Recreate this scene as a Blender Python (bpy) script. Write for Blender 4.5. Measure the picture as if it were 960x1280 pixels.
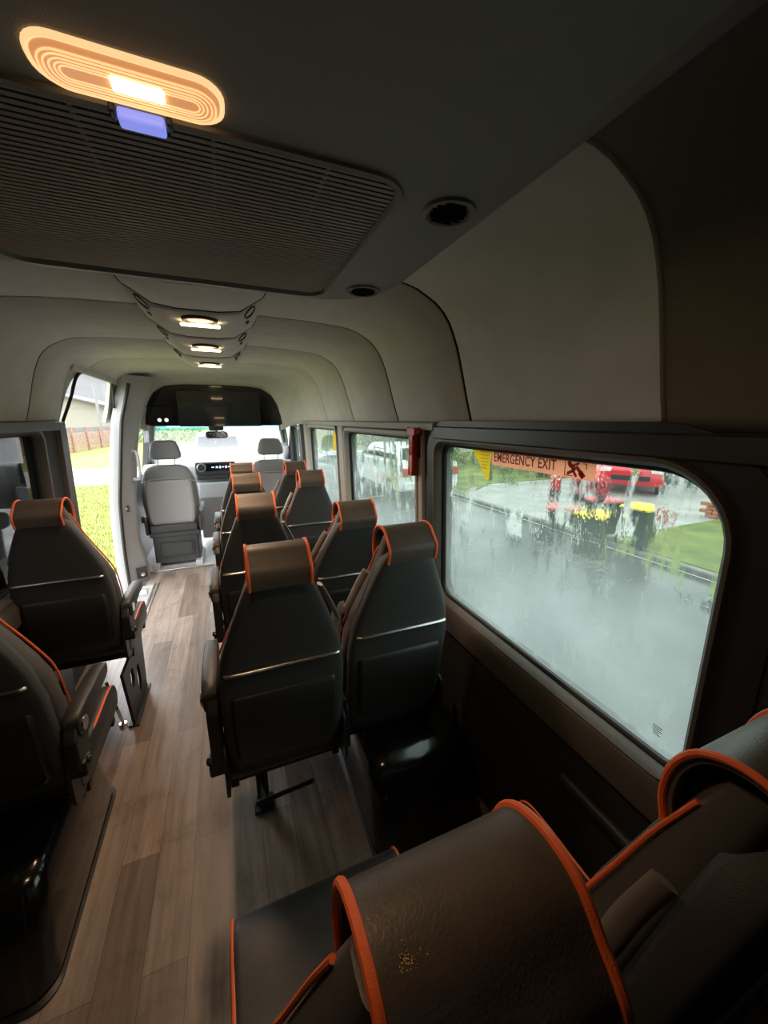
import bpy, bmesh, math, random
from mathutils import Vector, Matrix
from mathutils.geometry import tessellate_polygon
PI = math.pi
C = bpy.context.scene.collection
for o in list(bpy.data.objects):
    bpy.data.objects.remove(o)
scn = bpy.context.scene

# ------------------------------------------------------------------ camera, sky, exposure
cam_d = bpy.data.cameras.new('camera')
cam = bpy.data.objects.new('camera', cam_d); C.objects.link(cam)
FPX = 475.0
fwd = Vector((278 - 480, 525 - 640, FPX)).normalized()          # world +y in image axes
rgt = Vector(((115 ** 2 + FPX ** 2) / 202.0, -115.0, FPX)).normalized()   # world +x in image axes
up = rgt.cross(fwd)
M3 = Matrix((rgt, fwd, up))                                      # image axes (x right, y down, z ahead) -> world
cx_, cy_, cz_ = M3.col[0], M3.col[1], M3.col[2]
cam.matrix_world = Matrix(((cx_.x, -cy_.x, -cz_.x, 0), (cx_.y, -cy_.y, -cz_.y, 0), (cx_.z, -cy_.z, -cz_.z, 1.5), (0, 0, 0, 1)))
cam_d.sensor_fit = 'HORIZONTAL'; cam_d.sensor_width = 36.0
cam_d.lens = 36.0 * FPX / 960.0
cam_d.clip_start = 0.02; cam_d.clip_end = 400
scn.camera = cam

world = bpy.data.worlds.new('overcast_sky'); scn.world = world; world.use_nodes = True
wn = world.node_tree.nodes; wl = world.node_tree.links
bg = wn['Background']
SKY = 9.5
tc = wn.new('ShaderNodeTexCoord'); nz = wn.new('ShaderNodeTexNoise'); nz.inputs['Scale'].default_value = 2.2; nz.inputs['Detail'].default_value = 5
rp = wn.new('ShaderNodeValToRGB'); rp.color_ramp.elements[0].position = .3; rp.color_ramp.elements[0].color = (.78, .84, .9, 1)
rp.color_ramp.elements[1].position = .7; rp.color_ramp.elements[1].color = (1, 1, 1, 1)
wl.new(tc.outputs['Generated'], nz.inputs['Vector']); wl.new(nz.outputs['Fac'], rp.inputs['Fac']); wl.new(rp.outputs['Color'], bg.inputs['Color'])
bg.inputs['Strength'].default_value = SKY

vs = scn.view_settings
scn.display_settings.display_device = 'sRGB'
vs.view_transform = 'Standard'; vs.look = 'None'; vs.gamma = 1.0; vs.use_curve_mapping = False
vs.exposure = 0.0
scn.cycles.max_bounces = 12; scn.cycles.diffuse_bounces = 6; scn.cycles.transparent_max_bounces = 16
scn.cycles.transmission_bounces = 8; scn.cycles.sample_clamp_indirect = 6.0

# ------------------------------------------------------------------ materials
def mat(name, col, rough=.5, metal=0.0, spec=.5, noise=0.0, nscale=40.0, bump=0.0, bscale=200.0, coat=0.0, col2=None):
    m = bpy.data.materials.new(name); m.use_nodes = True
    n = m.node_tree.nodes; l = m.node_tree.links; b = n['Principled BSDF']
    b.inputs['Base Color'].default_value = (*col, 1); b.inputs['Roughness'].default_value = rough
    b.inputs['Metallic'].default_value = metal; b.inputs['Specular IOR Level'].default_value = spec
    b.inputs['Coat Weight'].default_value = coat
    t = n.new('ShaderNodeTexCoord')
    if noise or col2:
        z = n.new('ShaderNodeTexNoise'); z.inputs['Scale'].default_value = nscale; z.inputs['Detail'].default_value = 6
        r = n.new('ShaderNodeValToRGB'); e = r.color_ramp.elements
        c2 = col2 or tuple(min(1, c * (1 + noise)) for c in col)
        c1 = col if col2 else tuple(c * (1 - noise) for c in col)
        e[0].position = .35; e[0].color = (*c1, 1); e[1].position = .65; e[1].color = (*c2, 1)
        l.new(t.outputs['Object'], z.inputs['Vector']); l.new(z.outputs['Fac'], r.inputs['Fac']); l.new(r.outputs['Color'], b.inputs['Base Color'])
    if bump:
        z = n.new('ShaderNodeTexNoise'); z.inputs['Scale'].default_value = bscale; z.inputs['Detail'].default_value = 3
        p = n.new('ShaderNodeBump'); p.inputs['Strength'].default_value = bump; p.inputs['Distance'].default_value = .002
        l.new(t.outputs['Object'], z.inputs['Vector']); l.new(z.outputs['Fac'], p.inputs['Height']); l.new(p.outputs['Normal'], b.inputs['Normal'])
    return m

def emis(name, col, s, base=None):
    m = mat(name, base or col, .35)
    b = m.node_tree.nodes['Principled BSDF']
    b.inputs['Emission Color'].default_value = (*col, 1); b.inputs['Emission Strength'].default_value = s
    return m

M = {}
M['liner'] = mat('headliner_fabric', (.55, .53, .495), .85, noise=.05, nscale=9, bump=.15, bscale=500)
M['liner_rear'] = mat('rear_lining_dark_shaded', (.25, .235, .20), .85, noise=.05, nscale=9, bump=.15, bscale=500)  # darker rear panel tone, with the dim rear corner's shade mixed into the colour
M['seam_brown'] = mat('brown_seam_gasket', (.11, .09, .065), .6)
M['liner_trim'] = mat('beige_trim_plastic', (.36, .345, .31), .55, bump=.1, bscale=400)
M['cream'] = mat('cab_surround_cream', (.64, .62, .58), .7, bump=.1, bscale=300)
M['rubber'] = mat('black_rubber', (.012, .012, .012), .5)
M['wall'] = mat('dark_wall_lining', (.022, .021, .020), .75, noise=.25, nscale=60, bump=.3, bscale=300)
M['sill'] = mat('dark_brown_sill_plastic', (.10, .085, .072), .5, bump=.1, bscale=300)
M['blackpl'] = mat('black_satin_plastic', (.018, .018, .018), .42, bump=.12, bscale=350)
M['ac'] = mat('graphite_air_unit_plastic', (.25, .235, .215), .55, bump=.2, bscale=500)
M['slat'] = mat('dark_grille_plastic', (.55, .50, .43), .40)
M['deep'] = mat('matte_black_cavity', (.006, .006, .006), .9)
M['gloss'] = mat('gloss_black', (.008, .008, .010), .08, coat=.6)
M['gloss2'] = mat('gloss_black_wheel_cover', (.006, .006, .006), .16, coat=.4)
M['leather'] = mat('black_leatherette', (.030, .032, .032), .46, noise=.15, nscale=14, bump=.22, bscale=420)
M['shell'] = mat('black_fabric_shell', (.042, .043, .044), .6, bump=.3, bscale=600)
M['bolster'] = mat('charcoal_leatherette', (.075, .068, .062), .48, bump=.2, bscale=420)
M['cover'] = mat('brown_black_headrest_leather', (.095, .078, .066), .42, noise=.12, nscale=20, bump=.25, bscale=380)
M['pipe'] = mat('orange_piping', (.95, .17, .045), .5, bump=.35, bscale=900)
M['silver'] = mat('brushed_silver', (.55, .54, .52), .28, metal=1.0)
M['chrome'] = mat('chrome', (.8, .8, .8), .12, metal=1.0)
M['belt'] = mat('grey_seat_belt_webbing', (.16, .155, .15), .6, bump=.4, bscale=500)
M['beltpl'] = mat('grey_belt_guide', (.22, .20, .19), .4)
M['frame'] = mat('black_powder_coated_steel', (.012, .012, .012), .42)
M['cab'] = mat('grey_cab_plastic', (.40, .40, .41), .5, bump=.12, bscale=300)
M['cabdark'] = mat('dark_grey_cab_plastic', (.045, .046, .048), .5, bump=.12, bscale=300)
M['cabseat'] = mat('dark_grey_seat_fabric', (.17, .17, .175), .7, bump=.3, bscale=600)
M['cabpanel'] = mat('grey_seat_back_panel', (.27, .265, .27), .5, bump=.12, bscale=350)
M['alu'] = mat('aluminium_edge', (.62, .62, .60), .33, metal=1.0)
M['grey_step'] = mat('grey_step_tread', (.33, .33, .32), .6, bump=.4, bscale=120)
M['red'] = mat('red_plastic', (.50, .035, .02), .35)
M['white'] = mat('white_plastic', (.8, .79, .76), .4)
M['blue'] = emis('blue_lit_switch', (.28, .34, 1.0), .75, (.2, .25, .8))
def film(name, col):
    m = mat(name, col, .6); n = m.node_tree.nodes; l = m.node_tree.links
    tl = n.new('ShaderNodeBsdfTranslucent'); tl.inputs['Color'].default_value = (*col, 1); mx = n.new('ShaderNodeMixShader'); mx.inputs['Fac'].default_value = .88
    l.new(n['Principled BSDF'].outputs[0], mx.inputs[1]); l.new(tl.outputs[0], mx.inputs[2]); l.new(mx.outputs[0], n['Material Output'].inputs['Surface'])
    return m
M['peach'] = film('peach_sticker', (.98, .60, .46)); M['yellow'] = film('yellow_paper', (.92, .72, .16))
M['redink'] = mat('red_print', (.42, .02, .02), .6)
M['blackink'] = mat('black_print', (.03, .03, .03), .6)
M['screen'] = mat('black_touch_screen', (.012, .013, .016), .08, coat=.5)
M['screenlit'] = emis('screen_readout', (.65, .85, 1.0), 1.1)
M['bin'] = mat('green_bin_plastic', (.020, .050, .028), .45)
M['binred'] = mat('faded_red_lid', (.62, .16, .17), .5)
M['binyel'] = mat('yellow_lid', (.85, .62, .02), .45)
M['tyre'] = mat('tyre_rubber', (.02, .02, .02), .8)
M['carred'] = mat('red_car_paint', (.62, .02, .035), .2, coat=.8)
M['carsilver'] = mat('silver_car_paint', (.20, .20, .205), .3, coat=.5)
M['carwhite'] = mat('white_car_paint', (.8, .8, .8), .25, coat=.6)
M['carglass'] = mat('dark_car_glass', (.02, .025, .03), .06)
M['lampglass'] = mat('car_lamp_glass', (.75, .75, .72), .15)
M['tail'] = mat('red_tail_lamp', (.5, .02, .02), .2)
M['concrete'] = mat('pale_concrete', (.34, .335, .315), .55, noise=.18, nscale=1.5, bump=.3, bscale=30)
M['wetkerb'] = mat('dark_wet_kerb', (.13, .125, .11), .4, noise=.35, nscale=5)
M['brick'] = mat('orange_brick', (.38, .13, .07), .8, noise=.3, nscale=12)
M['render'] = mat('cream_house_wall', (.185, .178, .145), .8)
M['roof'] = mat('grey_roof', (.085, .070, .066), .7, noise=.2, nscale=4)
M['timber'] = mat('orange_timber', (.155, .082, .048), .65, noise=.3, nscale=5)
M['post'] = mat('white_painted_post', (.125, .125, .13), .5)
M['garage'] = mat('green_grey_garage', (.07, .115, .10), .6)
M['trunk'] = mat('bark', (.09, .06, .04), .9, noise=.3, nscale=20)

def leafmat(name, c1, c2):
    m = mat(name, c1, .55, col2=c2, nscale=1.8)
    b = m.node_tree.nodes['Principled BSDF']; b.inputs['Subsurface Weight'].default_value = 0
    return m
M['leaf_dark'] = leafmat('dark_green_leaves', (.015, .045, .018), (.035, .085, .025))
M['leaf_mid'] = leafmat('green_hedge_leaves', (.05, .12, .03), (.11, .20, .05))
M['lawn'] = mat('lawn_turf', (.088, .112, .010), .9, col2=(.142, .156, .015), nscale=2.2, bump=1.0, bscale=45)
M['blade'] = mat('grass_blades', (.085, .112, .010), .7, col2=(.152, .165, .016), nscale=3)
M['lawn2'] = mat('wet_verge_turf', (.075, .115, .022), .9, col2=(.20, .23, .045), nscale=1.6, bump=1.0, bscale=45)

def asphalt():
    m = mat('wet_asphalt', (.055, .06, .062), .3, noise=.25, nscale=1.1, bump=.5, bscale=60)
    n = m.node_tree.nodes; l = m.node_tree.links; b = n['Principled BSDF']
    t = n.new('ShaderNodeTexCoord'); z = n.new('ShaderNodeTexNoise'); z.inputs['Scale'].default_value = .5; z.inputs['Detail'].default_value = 5
    mp = n.new('ShaderNodeMapRange'); mp.inputs['From Min'].default_value = .35; mp.inputs['From Max'].default_value = .65
    mp.inputs['To Min'].default_value = .14; mp.inputs['To Max'].default_value = .42
    l.new(t.outputs['Object'], z.inputs['Vector']); l.new(z.outputs['Fac'], mp.inputs['Value']); l.new(mp.outputs['Result'], b.inputs['Roughness'])
    return m
M['asphalt'] = asphalt()

def planks():
    m = bpy.data.materials.new('weathered_oak_vinyl_planks'); m.use_nodes = True
    n = m.node_tree.nodes; l = m.node_tree.links; b = n['Principled BSDF']
    t = n.new('ShaderNodeTexCoord')
    mp = n.new('ShaderNodeMapping'); mp.inputs['Rotation'].default_value = (0, 0, PI / 2)
    br = n.new('ShaderNodeTexBrick'); br.offset = .37; br.inputs['Scale'].default_value = 1
    br.inputs['Brick Width'].default_value = .92; br.inputs['Row Height'].default_value = .115; br.inputs['Mortar Size'].default_value = .0007
    br.inputs['Color1'].default_value = (.345, .29, .25, 1); br.inputs['Color2'].default_value = (.18, .14, .112, 1); br.inputs['Mortar'].default_value = (.05, .035, .028, 1)
    l.new(t.outputs['Object'], mp.inputs['Vector']); l.new(mp.outputs['Vector'], br.inputs['Vector'])
    m2 = n.new('ShaderNodeMapping'); m2.inputs['Scale'].default_value = (26, 1.6, 1)
    g = n.new('ShaderNodeTexNoise'); g.inputs['Scale'].default_value = 1.6; g.inputs['Detail'].default_value = 8; g.inputs['Roughness'].default_value = .65
    l.new(t.outputs['Object'], m2.inputs['Vector']); l.new(m2.outputs['Vector'], g.inputs['Vector'])
    r = n.new('ShaderNodeValToRGB'); r.color_ramp.elements[0].position = .3; r.color_ramp.elements[0].color = (.5, .46, .43, 1)
    r.color_ramp.elements[1].position = .72; r.color_ramp.elements[1].color = (1.25, 1.22, 1.18, 1)
    l.new(g.outputs['Fac'], r.inputs['Fac'])
    mx = n.new('ShaderNodeMix'); mx.data_type = 'RGBA'; mx.blend_type = 'MULTIPLY'; mx.inputs['Factor'].default_value = .85
    l.new(br.outputs['Color'], mx.inputs['A']); l.new(r.outputs['Color'], mx.inputs['B'])
    # scuffs and damp marks
    d = n.new('ShaderNodeTexNoise'); d.inputs['Scale'].default_value = 5.5; d.inputs['Detail'].default_value = 7; d.inputs['Roughness'].default_value = .7
    l.new(t.outputs['Object'], d.inputs['Vector'])
    dr = n.new('ShaderNodeValToRGB'); dr.color_ramp.elements[0].position = .33; dr.color_ramp.elements[0].color = (.62, .58, .55, 1); dr.color_ramp.elements[1].position = .47; dr.color_ramp.elements[1].color = (1, 1, 1, 1)
    l.new(d.outputs['Fac'], dr.inputs['Fac'])
    m3 = n.new('ShaderNodeMix'); m3.data_type = 'RGBA'; m3.blend_type = 'MULTIPLY'; m3.inputs['Factor'].default_value = .8
    l.new(mx.outputs['Result'], m3.inputs['A']); l.new(dr.outputs['Color'], m3.inputs['B'])
    l.new(m3.outputs['Result'], b.inputs['Base Color'])
    rr = n.new('ShaderNodeMapRange'); rr.inputs['To Min'].default_value = .26; rr.inputs['To Max'].default_value = .44
    l.new(d.outputs['Fac'], rr.inputs['Value']); l.new(rr.outputs['Result'], b.inputs['Roughness'])
    bp = n.new('ShaderNodeBump'); bp.inputs['Strength'].default_value = .25; bp.inputs['Distance'].default_value = .002
    l.new(g.outputs['Fac'], bp.inputs['Height']); l.new(bp.outputs['Normal'], b.inputs['Normal'])
    return m
M['planks'] = planks()

def glass(name, tint, rain=0.0, mist=0.0):
    """Window glass: tinted clear pane, with rain running down it and a film of condensation."""
    m = bpy.data.materials.new(name); m.use_nodes = True
    n = m.node_tree.nodes; l = m.node_tree.links
    for x in list(n):
        if x.type != 'OUTPUT_MATERIAL': n.remove(x)
    out = n['Material Output']
    t = n.new('ShaderNodeTexCoord')
    tr = n.new('ShaderNodeBsdfTransparent'); tr.inputs['Color'].default_value = (*tint, 1)
    gl = n.new('ShaderNodeBsdfGlossy'); gl.inputs['Roughness'].default_value = .03; gl.inputs['Color'].default_value = (1, 1, 1, 1)
    fr = n.new('ShaderNodeFresnel'); fr.inputs['IOR'].default_value = 1.35
    cur = tr.outputs[0]
    if rain:
        mp = n.new('ShaderNodeMapping'); mp.inputs['Scale'].default_value = (1, 1, .22)
        l.new(t.outputs['Object'], mp.inputs['Vector'])
        z = n.new('ShaderNodeTexNoise'); z.inputs['Scale'].default_value = 75; z.inputs['Detail'].default_value = 3
        l.new(mp.outputs['Vector'], z.inputs['Vector'])
        mp2 = n.new('ShaderNodeMapping'); mp2.inputs['Scale'].default_value = (1, 1, .55)
        l.new(t.outputs['Object'], mp2.inputs['Vector'])
        v = n.new('ShaderNodeTexVoronoi'); v.inputs['Scale'].default_value = 120
        l.new(mp2.outputs['Vector'], v.inputs['Vector'])
        inv = n.new('ShaderNodeMapRange'); inv.inputs['From Min'].default_value = .0; inv.inputs['From Max'].default_value = .45
        inv.inputs['To Min'].default_value = .35; inv.inputs['To Max'].default_value = 0
        l.new(v.outputs['Distance'], inv.inputs['Value'])
        add = n.new('ShaderNodeMath'); add.operation = 'ADD'
        l.new(z.outputs['Fac'], add.inputs[0]); l.new(inv.outputs['Result'], add.inputs[1])
        bp = n.new('ShaderNodeBump'); bp.inputs['Strength'].default_value = 1.0; bp.inputs['Distance'].default_value = .0016
        l.new(add.outputs[0], bp.inputs['Height'])
        rf = n.new('ShaderNodeBsdfRefraction'); rf.inputs['IOR'].default_value = 1.14; rf.inputs['Roughness'].default_value = .0
        rf.inputs['Color'].default_value = (*[min(1, c * 1.02) for c in tint], 1)
        l.new(bp.outputs['Normal'], rf.inputs['Normal'])
        # where the drops and runs sit
        z2 = n.new('ShaderNodeTexNoise'); z2.inputs['Scale'].default_value = 16; z2.inputs['Detail'].default_value = 6; z2.inputs['Roughness'].default_value = .7
        mp3 = n.new('ShaderNodeMapping'); mp3.inputs['Scale'].default_value = (1, 1, .3)
        l.new(t.outputs['Object'], mp3.inputs['Vector']); l.new(mp3.outputs['Vector'], z2.inputs['Vector'])
        mk = n.new('ShaderNodeMapRange'); mk.inputs['From Min'].default_value = .62 - .3 * rain; mk.inputs['From Max'].default_value = .70 - .3 * rain
        l.new(z2.outputs['Fac'], mk.inputs['Value'])
        mx = n.new('ShaderNodeMixShader'); l.new(mk.outputs['Result'], mx.inputs['Fac']); l.new(cur, mx.inputs[1]); l.new(rf.outputs[0], mx.inputs[2]); cur = mx.outputs[0]
    if mist:
        tl = n.new('ShaderNodeBsdfTranslucent'); tl.inputs['Color'].default_value = (tint[0], tint[1], tint[2] * 1.02, 1)
        z3 = n.new('ShaderNodeTexNoise'); z3.inputs['Scale'].default_value = 2.4; z3.inputs['Detail'].default_value = 5
        l.new(t.outputs['Object'], z3.inputs['Vector'])
        sx = n.new('ShaderNodeSeparateXYZ'); l.new(t.outputs['Object'], sx.inputs[0])
        hz = n.new('ShaderNodeMapRange'); hz.inputs['From Min'].default_value = .30; hz.inputs['From Max'].default_value = -.12
        hz.inputs['To Min'].default_value = .08; hz.inputs['To Max'].default_value = 1.0
        l.new(sx.outputs['Z'], hz.inputs['Value'])
        mm = n.new('ShaderNodeMath'); mm.operation = 'MULTIPLY'; l.new(z3.outputs['Fac'], mm.inputs[0]); l.new(hz.outputs['Result'], mm.inputs[1])
        ms = n.new('ShaderNodeMath'); ms.operation = 'MULTIPLY'; ms.inputs[1].default_value = mist * 2; l.new(mm.outputs[0], ms.inputs[0])
        mx = n.new('ShaderNodeMixShader'); l.new(ms.outputs[0], mx.inputs['Fac']); l.new(cur, mx.inputs[1]); l.new(tl.outputs[0], mx.inputs[2]); cur = mx.outputs[0]
    mx = n.new('ShaderNodeMixShader'); l.new(fr.outputs[0], mx.inputs['Fac']); l.new(cur, mx.inputs[1]); l.new(gl.outputs[0], mx.inputs[2])
    l.new(mx.outputs[0], out.inputs['Surface'])
    return m
M['rainglass'] = glass('rain_streaked_tinted_glass', (.205, .25, .225), .385, .27)
M['privacy'] = glass('dark_privacy_glass', (.055, .05, .047))
M['clearglass'] = glass('windscreen_glass', (.92, .95, .94), .12)
M['shadeband'] = glass('blue_green_shade_band', (.25, .75, .85))

# ------------------------------------------------------------------ mesh helpers
def obj(name, bm, m, parent=None, smooth=True, bevel=0.0, seg=2, sub=0, angle=40):
    me = bpy.data.meshes.new(name)
    bmesh.ops.recalc_face_normals(bm, faces=bm.faces)
    bm.to_mesh(me); bm.free()
    for mm in (m if isinstance(m, (list, tuple)) else [m]):
        me.materials.append(M[mm] if isinstance(mm, str) else mm)
    o = bpy.data.objects.new(name, me); C.objects.link(o)
    if parent is not None: o.parent = parent
    if bevel:
        b = o.modifiers.new('bevel', 'BEVEL'); b.width = bevel; b.segments = seg; b.limit_method = 'ANGLE'; b.angle_limit = math.radians(35)
    if sub:
        s = o.modifiers.new('subd', 'SUBSURF'); s.levels = sub; s.render_levels = sub
    if smooth:
        me.polygons.foreach_set('use_smooth', [True] * len(me.polygons))
        if not sub:
            try: me.set_sharp_from_angle(angle=math.radians(angle))
            except Exception: pass
    return o

def thing(name, label, cat, loc=(0, 0, 0), rz=0.0, group=None):
    o = bpy.data.objects.new(name, None); C.objects.link(o); o.empty_display_size = .1
    o.location = loc; o.rotation_euler = (0, 0, rz)
    return tag(o, label, cat, group)

def tag(o, label, cat, group=None):
    o['label'] = label; o['category'] = cat
    if group: o['group'] = group
    return o

def struct(o):
    o['kind'] = 'structure'; return o

def box(bm, c, s, rot=None):
    r = bmesh.ops.create_cube(bm, size=1.0)
    mt = Matrix.Translation(c) @ (rot.to_4x4() if rot is not None else Matrix()) @ Matrix.Diagonal((*s, 1))
    bmesh.ops.transform(bm, matrix=mt, verts=r['verts'])
    return r['verts']

def bx(c, s, rot=None):
    bm = bmesh.new(); box(bm, c, s, rot); return bm

def cyl(bm, a, b, r1, r2=None, n=20, caps=True):
    a = Vector(a); b = Vector(b); d = b - a
    q = Vector((0, 0, 1)).rotation_difference(d.normalized()).to_matrix().to_4x4()
    r = bmesh.ops.create_cone(bm, cap_ends=caps, segments=n, radius1=r1, radius2=r1 if r2 is None else r2, depth=d.length)
    bmesh.ops.transform(bm, matrix=Matrix.Translation((a + b) / 2) @ q, verts=r['verts'])
    return r['verts']

def smooth_path(pts, n=6, closed=False):
    P = [Vector(p) for p in pts]; out = []; k = len(P)
    rng = range(k if closed else k - 1)
    for i in rng:
        p0 = P[(i - 1) % k] if closed or i > 0 else P[0] * 2 - P[1]
        p1 = P[i]; p2 = P[(i + 1) % k]
        p3 = P[(i + 2) % k] if closed or i + 2 < k else P[-1] * 2 - P[-2]
        for j in range(n):
            t = j / n
            out.append(.5 * ((2 * p1) + (p2 - p0) * t + (2 * p0 - 5 * p1 + 4 * p2 - p3) * t * t + (3 * p1 - p0 - 3 * p2 + p3) * t ** 3))
    if not closed: out.append(P[-1])
    return out

def tube(bm, pts, r, n=8, closed=False, flat=1.0, up=Vector((0, 0, 1)), caps=True):
    P = [Vector(p) for p in pts]; k = len(P); rings = []
    for i, p in enumerate(P):
        a = P[i - 1] if (i > 0 or closed) else p; b = P[(i + 1) % k] if (i < k - 1 or closed) else p
        t = (b - a).normalized() if (b - a).length > 1e-9 else Vector((0, 1, 0))
        u = up if abs(t.dot(up)) < .95 else Vector((1, 0, 0))
        x = t.cross(u).normalized(); y = x.cross(t).normalized()
        rings.append([bm.verts.new(p + x * math.cos(2 * PI * j / n) * r + y * math.sin(2 * PI * j / n) * r * flat) for j in range(n)])
    for i in range(k if closed else k - 1):
        A, B = rings[i], rings[(i + 1) % k]
        for j in range(n): bm.faces.new((A[j], A[(j + 1) % n], B[(j + 1) % n], B[j]))
    if caps and not closed:
        bm.faces.new(rings[0]); bm.faces.new(list(reversed(rings[-1])))

def loft(bm, rings, closed_ring=True, caps=True):
    R = [[bm.verts.new(p) for p in r] for r in rings]; n = len(R[0])
    for A, B in zip(R, R[1:]):
        for j in range(n if closed_ring else n - 1):
            bm.faces.new((A[j], A[(j + 1) % n], B[(j + 1) % n], B[j]))
    if caps and closed_ring:
        bm.faces.new(R[0]); bm.faces.new(list(reversed(R[-1])))
    return R

def rrect(x0, y0, x1, y1, r, n=6):
    """rounded rectangle, counter-clockwise; r may be one radius or (x0y0, x1y0, x1y1, x0y1)"""
    rs = r if isinstance(r, (tuple, list)) else (r,) * 4
    out = []
    for (cx, cy, sx, sy, a0), q in zip(((x0, y0, 1, 1, PI), (x1, y0, -1, 1, 1.5 * PI), (x1, y1, -1, -1, 0), (x0, y1, 1, -1, .5 * PI)), rs):
        q = max(q, 1e-4)
        for i in range(n + 1):
            a = a0 + (PI / 2) * i / n
            out.append((cx + sx * q + q * math.cos(a), cy + sy * q + q * math.sin(a)))
    return out

def plate(bm, outer, holes, t0, t1, f):
    """flat plate with holes, between depths t0 and t1; f(u, v, t) -> point"""
    loops = [outer] + list(holes)
    pts = [p for lp in loops for p in lp]
    tri = tessellate_polygon([[Vector((p[0], p[1], 0)) for p in lp] for lp in loops])
    A = [bm.verts.new(f(p[0], p[1], t0)) for p in pts]; B = [bm.verts.new(f(p[0], p[1], t1)) for p in pts]
    for a, b, c in tri:
        try: bm.faces.new((A[a], A[b], A[c])); bm.faces.new((B[c], B[b], B[a]))
        except ValueError: pass
    i = 0
    for lp in loops:
        n = len(lp)
        for j in range(n):
            a, b = i + j, i + (j + 1) % n
            try: bm.faces.new((A[a], A[b], B[b], B[a]))
            except ValueError: pass
        i += n

def ring_loft(bm, loops_pts):
    """skin between successive closed loops (a moulded frame)"""
    R = [[bm.verts.new(p) for p in lp] for lp in loops_pts]; n = len(R[0])
    for A, B in zip(R, R[1:]):
        for j in range(n): bm.faces.new((A[j], A[(j + 1) % n], B[(j + 1) % n], B[j]))

def superring(cx, cy, hx, hy, z, n=32, e=.42):
    out = []
    for i in range(n):
        a = 2 * PI * i / n; c, s = math.cos(a), math.sin(a)
        out.append((cx + hx * math.copysign(abs(c) ** e, c), cy + hy * math.copysign(abs(s) ** e, s), z))
    return out

def interp(tab, z):
    if z <= tab[0][0]: return tab[0][1]
    for (a, va), (b, vb) in zip(tab, tab[1:]):
        if z <= b: return va + (vb - va) * (z - a) / (b - a)
    return tab[-1][1]

def copy_tree(o, parent=None):
    c = o.copy(); C.objects.link(c)
    if parent is not None: c.parent = parent
    for ch in [q for q in o.children if q.name in bpy.data.objects]: copy_tree(ch, c)
    return c

# ------------------------------------------------------------------ the van's shell
XC = -.045
def XR(z): return .835 - .032 * z            # inner face of the right wall
def XL(z): return -.925 + .032 * z           # inner face of the left wall
Y0, Y1 = -.75, 4.0

# floor: planks, notched at the sliding door step
bm = bmesh.new()
plate(bm, [(XL(0), Y0), (XR(0), Y0), (XR(0), 4.2), (-.80, 4.2), (-.80, 3.90), (-.735, 3.90), (-.735, 2.95), (XL(0), 2.95)], [], -.03, 0, lambda u, v, t: (u, v, t))
struct(obj('floor', bm, 'planks', smooth=False))
bm = bmesh.new(); plate(bm, [(-.93, 4.2), (.84, 4.2), (.84, 5.6), (-.93, 5.6)], [], -.05, .02, lambda u, v, t: (u, v, t))
struct(obj('floor_cab', bm, 'cab', smooth=False))
# door step
bm = bmesh.new()
box(bm, (-.90, 3.425, -.23), (.33, .95, .03)); box(bm, (-.742, 3.425, -.12), (.014, .95, .20))
box(bm, (-.87, 3.895, -.12), (.27, .014, .22)); box(bm, (-.87, 2.955, -.12), (.27, .014, .22))
struct(obj('trim_1', bm, 'grey_step', bevel=.004))
bm = bmesh.new()
for dx in (0, .028): box(bm, (-.722 + dx, 3.425, .003), (.014, .95, .008))
box(bm, (-.30, 4.2, .012), (1.0, .03, .02)); box(bm, (.5, 4.2, .012), (.6, .03, .02))
struct(obj('trim_2', bm, 'alu', bevel=.002))

# headliner: swept section with groove seams
SEC = [(.858, 1.475), (.848, 1.51), (.838, 1.54), (.826, 1.58), (.815, 1.62), (.805, 1.655), (.795, 1.69), (.782, 1.73), (.765, 1.77), (.748, 1.803), (.725, 1.832), (.697, 1.855), (.665, 1.872),
       (.63, 1.888), (.59, 1.898), (.5, 1.906), (.4, 1.911), (.2, 1.915)]
def section(y, sx=1.0, dz=0.0, off=0.0):
    pts = [(XC + w * sx, z + dz) for w, z in SEC] + [(XC, 1.916 + dz)] + [(XC - w * sx, z + dz) for w, z in reversed(SEC)]
    if off:
        q = []
        for i, p in enumerate(pts):
            a = Vector(pts[max(i - 1, 0)]); b = Vector(pts[min(i + 1, len(pts) - 1)]); t = (b - a).normalized()
            q.append((p[0] + t.y * off, p[1] - t.x * off))
        pts = q
    return [(x, y, z) for x, z in pts]
SEAMS = [.50, 1.155, 1.77, 2.47, 3.17]
st = [(Y0, 0)]
for s in SEAMS:
    g = .006
    if s == .5: st += [(s - .010, 0), (s - .006, -.003), (s + .006, -.003), (s + .010, 0)]; continue
    st += [(s - g - .004, 0), (s - g, .003), (s - g + .001, .016), (s + g - .001, .016), (s + g, .003), (s + g + .004, 0)]
st += [(Y1, 0)]
rings = [section(y, off=o) for y, o in st]
rings += [section(4.12, .975, -.004), section(4.22, .92, -.016), section(4.30, .86, -.035), section(4.35, .80, -.06), section(4.372, .755, -.078), section(4.42, .74, -.082)]
# the sliding-door header bites into the left of the liner between y 2.87 and 3.8: cut those faces away below the header line
bm = bmesh.new(); R = loft(bm, rings, closed_ring=False)
kill = []
for f in bm.faces:
    c = f.calc_center_median()
    if 2.6 < c.y < 4.0 and c.x < -.5 and c.z < 1.70 and False: kill.append(f)
for f in bm.faces:
    c = f.calc_center_median()
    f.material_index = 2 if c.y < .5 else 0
    for s in SEAMS:
        if abs(c.y - s) < .0075: f.material_index = 3 if s == .5 else 1
ns = len(SEC)
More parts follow.
